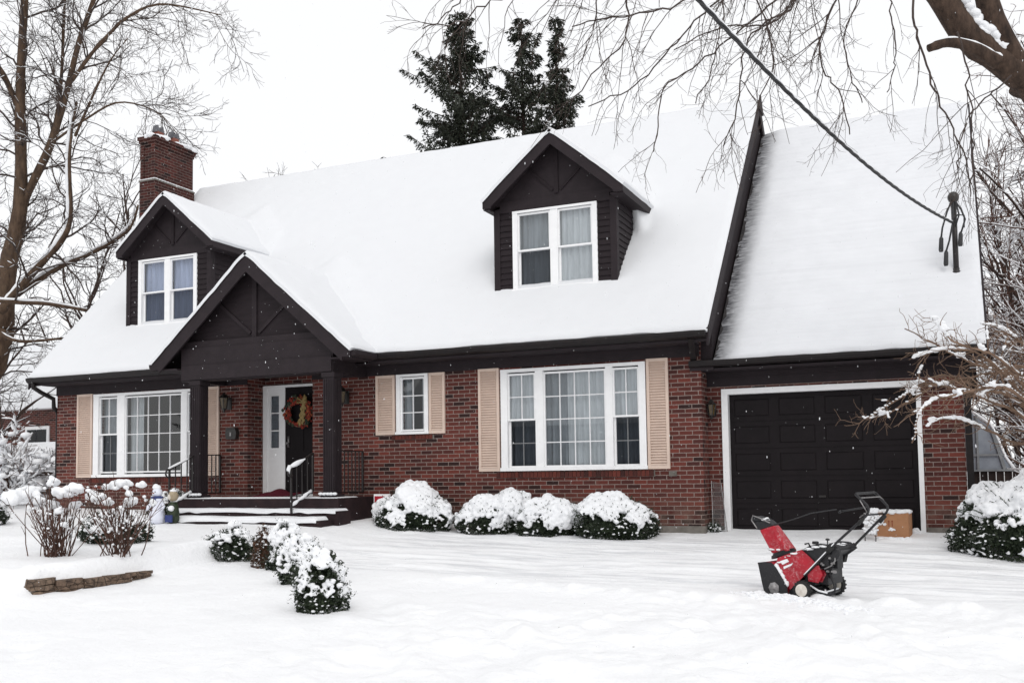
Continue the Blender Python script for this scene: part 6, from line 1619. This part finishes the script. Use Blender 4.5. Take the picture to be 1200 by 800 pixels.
# ------------------------------------------------------------------ small things
def cardboard_box():
    x0, x1, y0, y1 = 1.73, 2.10, -.30, .12; z0 = gz(1.9, -.3) - .02; z1 = z0 + .36
    M4 = Matrix.Translation((1.93, -.1, z0)) @ Matrix.Rotation(math.radians(-4), 4, 'Z')
    root = empty('cardboard_box', (1.93, -.1, z0), 'tan cardboard box with snow on top by the right of the garage door', 'box')
    mb = MB(); mb.box(-.26, .20, -.19, .22, 0, .36, M4); o = mb.build('carton', M['card'], root)
    m = o.modifiers.new('b', 'BEVEL'); m.width = .006; m.segments = 2
    mb = MB()   # two printed upward marks
    for xx in (-.06, -.015):
        mb.box(xx - .006, xx + .006, -.1935, -.191, .17, .235, M4); mb.prism([(xx - .016, .235), (xx + .016, .235), (xx, .262)], .0025, 'y', -.1935) if False else None
        V = [M4 @ Vector(p) for p in ((xx - .017, -.193, .236), (xx + .017, -.193, .236), (xx, -.193, .262))]; mb.raw([tuple(v) for v in V], tris=[(0, 1, 2)])
    mb.build('printed_arrows', M['card_dark'], root)
    s = MB(); rng = np.random.default_rng(3)
    for i in range(70): s.ball(tuple(M4 @ Vector((rng.uniform(-.24, .18), rng.uniform(-.18, .2), .365 + rng.uniform(0, .012)))), (.06, .05, .028), seed=i, amp=.2)
    for i in range(18): s.ball(tuple(M4 @ Vector((-.16 + rng.normal(0, .035), -.195, .27 + rng.normal(0, .035)))), (.025, .01, .022), seed=i, amp=.3)
    for i in range(8): s.ball(tuple(M4 @ Vector((-.035 + rng.normal(0, .02), -.195, .13 + rng.normal(0, .008)))), (.02, .008, .012), seed=i, amp=.3)
    s.build('box_snow', M['snow_clump'], root, smooth=True)
    s = MB()
    for i in range(30): s.ball(tuple(M4 @ Vector((rng.uniform(-.28, .22), -.22 - rng.random() * .06, .0))), (.05, .04, .03), seed=i, amp=.3)
    for i in range(10): s.ball((2.19 + rng.uniform(-.04, .05), .22 + rng.uniform(-.05, .05), .05 * rng.random()), (.05, .05, .04), seed=i, amp=.3)
    s.build('drift', M['snow_clump'], root, smooth=True)
    # frost-covered board standing against the box
    root = empty('frosted_board', (1.63, -.48, z0), 'small frost-covered board standing in snow at the left of the cardboard box', 'board')
    b = MB(); a = Matrix.Translation((1.63, -.50, z0)) @ Matrix.Rotation(math.radians(-8), 4, 'X')
    b.box(-.085, .085, -.012, .012, .06, .37, a); b.build('board', M['frost'], root)
    b = MB(); b.box(-.082, -.070, -.008, .008, -.08, .06, a); b.box(.058, .07, -.008, .008, -.08, .06, a); b.build('leg', M['iron'], root)
    s = MB()
    for i in range(60): s.ball(tuple(a @ Vector((rng.uniform(-.08, .09), -.016, rng.uniform(.08, .36)))), (.016 + .014 * rng.random(), .008, .014), seed=i, amp=.5)
    for i in range(9): s.ball(tuple(a @ Vector((rng.uniform(.02, .09), 0, .385 + rng.random() * .03))), (.035, .03, .03), seed=i, amp=.3)
    s.build('frost_clumps', M['snow_clump'], root, smooth=True)
cardboard_box()

def leaning_panel():
    z = gz(-.62, .2); root = empty('leaning_panel', (-.62, .25, z), 'clear thin plastic panel leaning on the bricks left of the garage door', 'panel')
    a = Vector((-.72, .18, z - .02)); b = Vector((-.50, .18, z - .02)); c = Vector((-.72, .36, z + .78)); d = Vector((-.57, .36, z + .74))
    o = Vector((-.10, 0, 0))
    p = MB(); p.hexa([a, b, b + Vector((0, .004, 0)), a + Vector((0, .004, 0))], [c + Vector((-.05, 0, 0)), d + Vector((-.05, 0, 0)), d + Vector((-.05, .004, 0)), c + Vector((-.05, .004, 0))]); p.build('sheet', M['plastic'], root)
    f = MB(); f.bar(a, c + Vector((-.05, 0, 0)), .008, .008); f.bar(b, d + Vector((-.05, 0, 0)), .01, .01); f.build('edge', M['metal'], root)
leaning_panel()
bush(-.72, .22, .11, .10, .12, 131, 'tiny dark tuft of weeds at the brick corner left of the garage door', .1, name='weed_tuft', clump=(.008, .014), voxel=.006, leaf=.02)

def figurines():
    x, y = -9.70, -2.12; z = gz(x, y) - .01
    root = empty('snowman_figure', (x, y, z), 'white plastic snowman with a blue scarf at the left of the steps', 'figurine')
    b = MB(); b.lathe([(.05, 0), (.12, .03), (.135, .12), (.12, .22), (.105, .27), (.115, .33), (.10, .42), (.07, .46)], (x, y, z), 18); b.build('body', M['white_plastic'], root, smooth=True)
    b = MB(); b.ball((x, y, z + .535), (.088, .085, .085), amp=0, seg=16, rings=10); hd = b.build('head', M['white_plastic'], root, smooth=True)
    b = MB(); b.lathe([(.085, -.018), (.10, -.008), (.10, .012), (.085, .02)], (x, y, z + .455), 18); b.box(x + .02, x + .06, y - .115, y - .098, z + .33, z + .45); b.build('scarf', M['blue'], root, smooth=True)
    b = MB()
    for (dx, dz) in ((-.03, .55), (.03, .55)): b.ball((x + dx, y - .083, z + dz), .010, amp=0)
    for dz in (.24, .34): b.ball((x, y - .125, z + dz), .012, amp=0)
    b.build('buttons', M['lampblack'], root); b = MB(); b.tube([(x, y - .08, z + .53), (x + .005, y - .14, z + .525)], [.012, .003], 8); b.build('nose', M['flower2'], hd)
    b = MB(); b.ball((x - .01, y, z + .62), (.075, .075, .05), seed=2, amp=.2, seg=12, rings=8); b.ball((x - .03, y, z + .655), (.045, .045, .03), seed=3); b.build('snow_cap', M['snow_clump'], hd, smooth=True)
    for s in (-1, 1):
        b = MB(); b.tube([(x + s * .11, y, z + .36), (x + s * .17, y - .03, z + .30), (x + s * .16, y - .07, z + .23)], [.03, .028, .02], 8); b.build('arm', M['white_plastic'], root, smooth=True)
    x, y = -9.46, -2.0; z = gz(x, y) + .0
    root = empty('hooded_figure', (x, y, z), 'figurine with tan hood and dark coat behind the snowman by the steps', 'figurine')
    b = MB(); b.lathe([(.06, 0), (.10, .04), (.105, .16), (.085, .30), (.06, .36)], (x, y, z), 14); b.build('coat', M['leaf'], root, smooth=True)
    b = MB(); b.ball((x, y, z + .46), (.085, .085, .10), amp=.1, seg=12, rings=9); b.build('hood', M['tan'], root, smooth=True)
    b = MB(); b.ball((x - .02, y - .055, z + .445), (.05, .035, .055), amp=.05, seg=12, rings=9); b.build('face', M['hub'], root, smooth=True)
    b = MB(); b.ball((x, y, z + .545), (.06, .06, .03), seed=2); b.ball((x + .03, y - .08, z + .25), (.06, .05, .05), seed=4); b.build('figure_snow', M['snow_clump'], root, smooth=True)
    b = MB(); b.box(x - .07, x + .07, y - .12, y - .09, z + .02, z + .14); b.build('blue_base', M['blue'], root)
figurines()

def yard_sign():
    x, y = -6.17, -.62; z = .08
    root = empty('yard_sign', (x, y, gz(x, y)), 'small red sign with a white border half hidden behind the bush by the porch', 'sign')
    b = MB(); b.box(x - .16, x + .16, y - .006, y + .006, z + .25, z + .55); b.build('board', M['white'], root)
    b = MB(); b.box(x - .145, x + .145, y - .009, y - .0065, z + .265, z + .515); b.build('red_face', M['sign_red'], root)
    b = MB(); b.box(x - .012, x + .012, y + .007, y + .02, z - .2, z + .5); b.build('stake', M['iron'], root)
yard_sign()

def doormat():
    mb = MB(); n, m = 26, 12; X, Y = np.meshgrid(np.linspace(-9.30, -8.50, n), np.linspace(-.12, .36, m)); 
    Z = .592 + .085 * np.exp(-((X + 9.0) / .22) ** 2) * np.exp(-((Y - .25) / .2) ** 2) + .05 * sm((Y - .0) / .4) + .012 * np.sin(X * 16)
    i = np.arange(m - 1)[:, None] * n + np.arange(n - 1)[None]; mb.raw(np.stack([X, Y, Z], -1).reshape(-1, 3), np.stack([i, i + 1, i + n + 1, i + n], -1).reshape(-1, 4))
    o = mb.build('doormat', M['mat_red'], smooth=True); tag(o, 'rumpled dark red doormat at the front door', 'doormat')
    md = o.modifiers.new('s', 'SOLIDIFY'); md.thickness = .018
doormat()

def falling_snow():
    rng = np.random.default_rng(99); mb = MB(); n = 4200
    cp = np.array([CAM['cX'], CAM['cY'], CAM['cZ']])
    X = rng.uniform(-16, 6, n); Y = rng.uniform(-12, -.6, n); Z = rng.uniform(-.2, 7.5, n)
    for i in range(n):
        p = np.array([X[i], Y[i], Z[i]]); dd = np.linalg.norm(p - cp)
        if dd < 3.5 or Z[i] < gz(X[i], Y[i]) + .1: continue
        r = rng.uniform(.0011, .0028); mb.ball(p, (r, r, r * rng.uniform(1.0, 3.2)), seed=i, amp=.4, seg=5, rings=4)
    t = NT('flake'); tr = t.n('ShaderNodeBsdfTransparent'); mx = t.n('ShaderNodeMixShader', i_0=.45); t.fin((.85, .86, .88), .8); t.l(t.b.outputs[0], mx.inputs[1]); t.l(tr.outputs[0], mx.inputs[2]); t.l(mx.outputs[0], t.out.inputs['Surface'])
    o = mb.build('falling_snow', t.m); tag(o, 'scattered snowflakes falling in front of the house', 'snowflakes', kind='stuff')
falling_snow()

# ------------------------------------------------------------------ across the street: what the window panes mirror
def across():
    root = empty('opposite_house', (-24, -48, -.9), 'dark house with a snowy roof across the street, mirrored faintly in the window panes', 'house')
    b = MB(); b.box(-34, -14, -56, -47, -1.2, 4.2); b.build('wall', M['brick_dark'], root, uv=True)
    r = MB(); r.prism([(-46.4, 4.1), (-51.5, 8.2), (-56.6, 4.1)], 21, 'x', -34.5); r.build('roof', M['snow_roof'], root)
    first = bpy.data.objects.get('conifer')
    kids = [o for o in bpy.data.objects if o.parent == first]
    for i, (x, y, sc, lab) in enumerate([(-44, -44, .85, 'westernmost evergreen across the street'), (-38, -50, .8, 'evergreen right beside the house across the street'), (-9, -46, .7, 'evergreen east of the house across the street'), (2, -52, .85, 'evergreen farther east across the street'), (-52, -50, .9, 'far evergreen at the west end across the street')]):
        o = first.copy(); COL.objects.link(o); o['label'] = lab; o['group'] = 'evergreens across the street'
        o.location = (x, y, -.9); o.scale = (sc * 1.6, sc * 1.6, sc)
        for k in kids:
            c = k.copy(); COL.objects.link(c); c.parent = o; c.matrix_parent_inverse = k.matrix_parent_inverse
across()
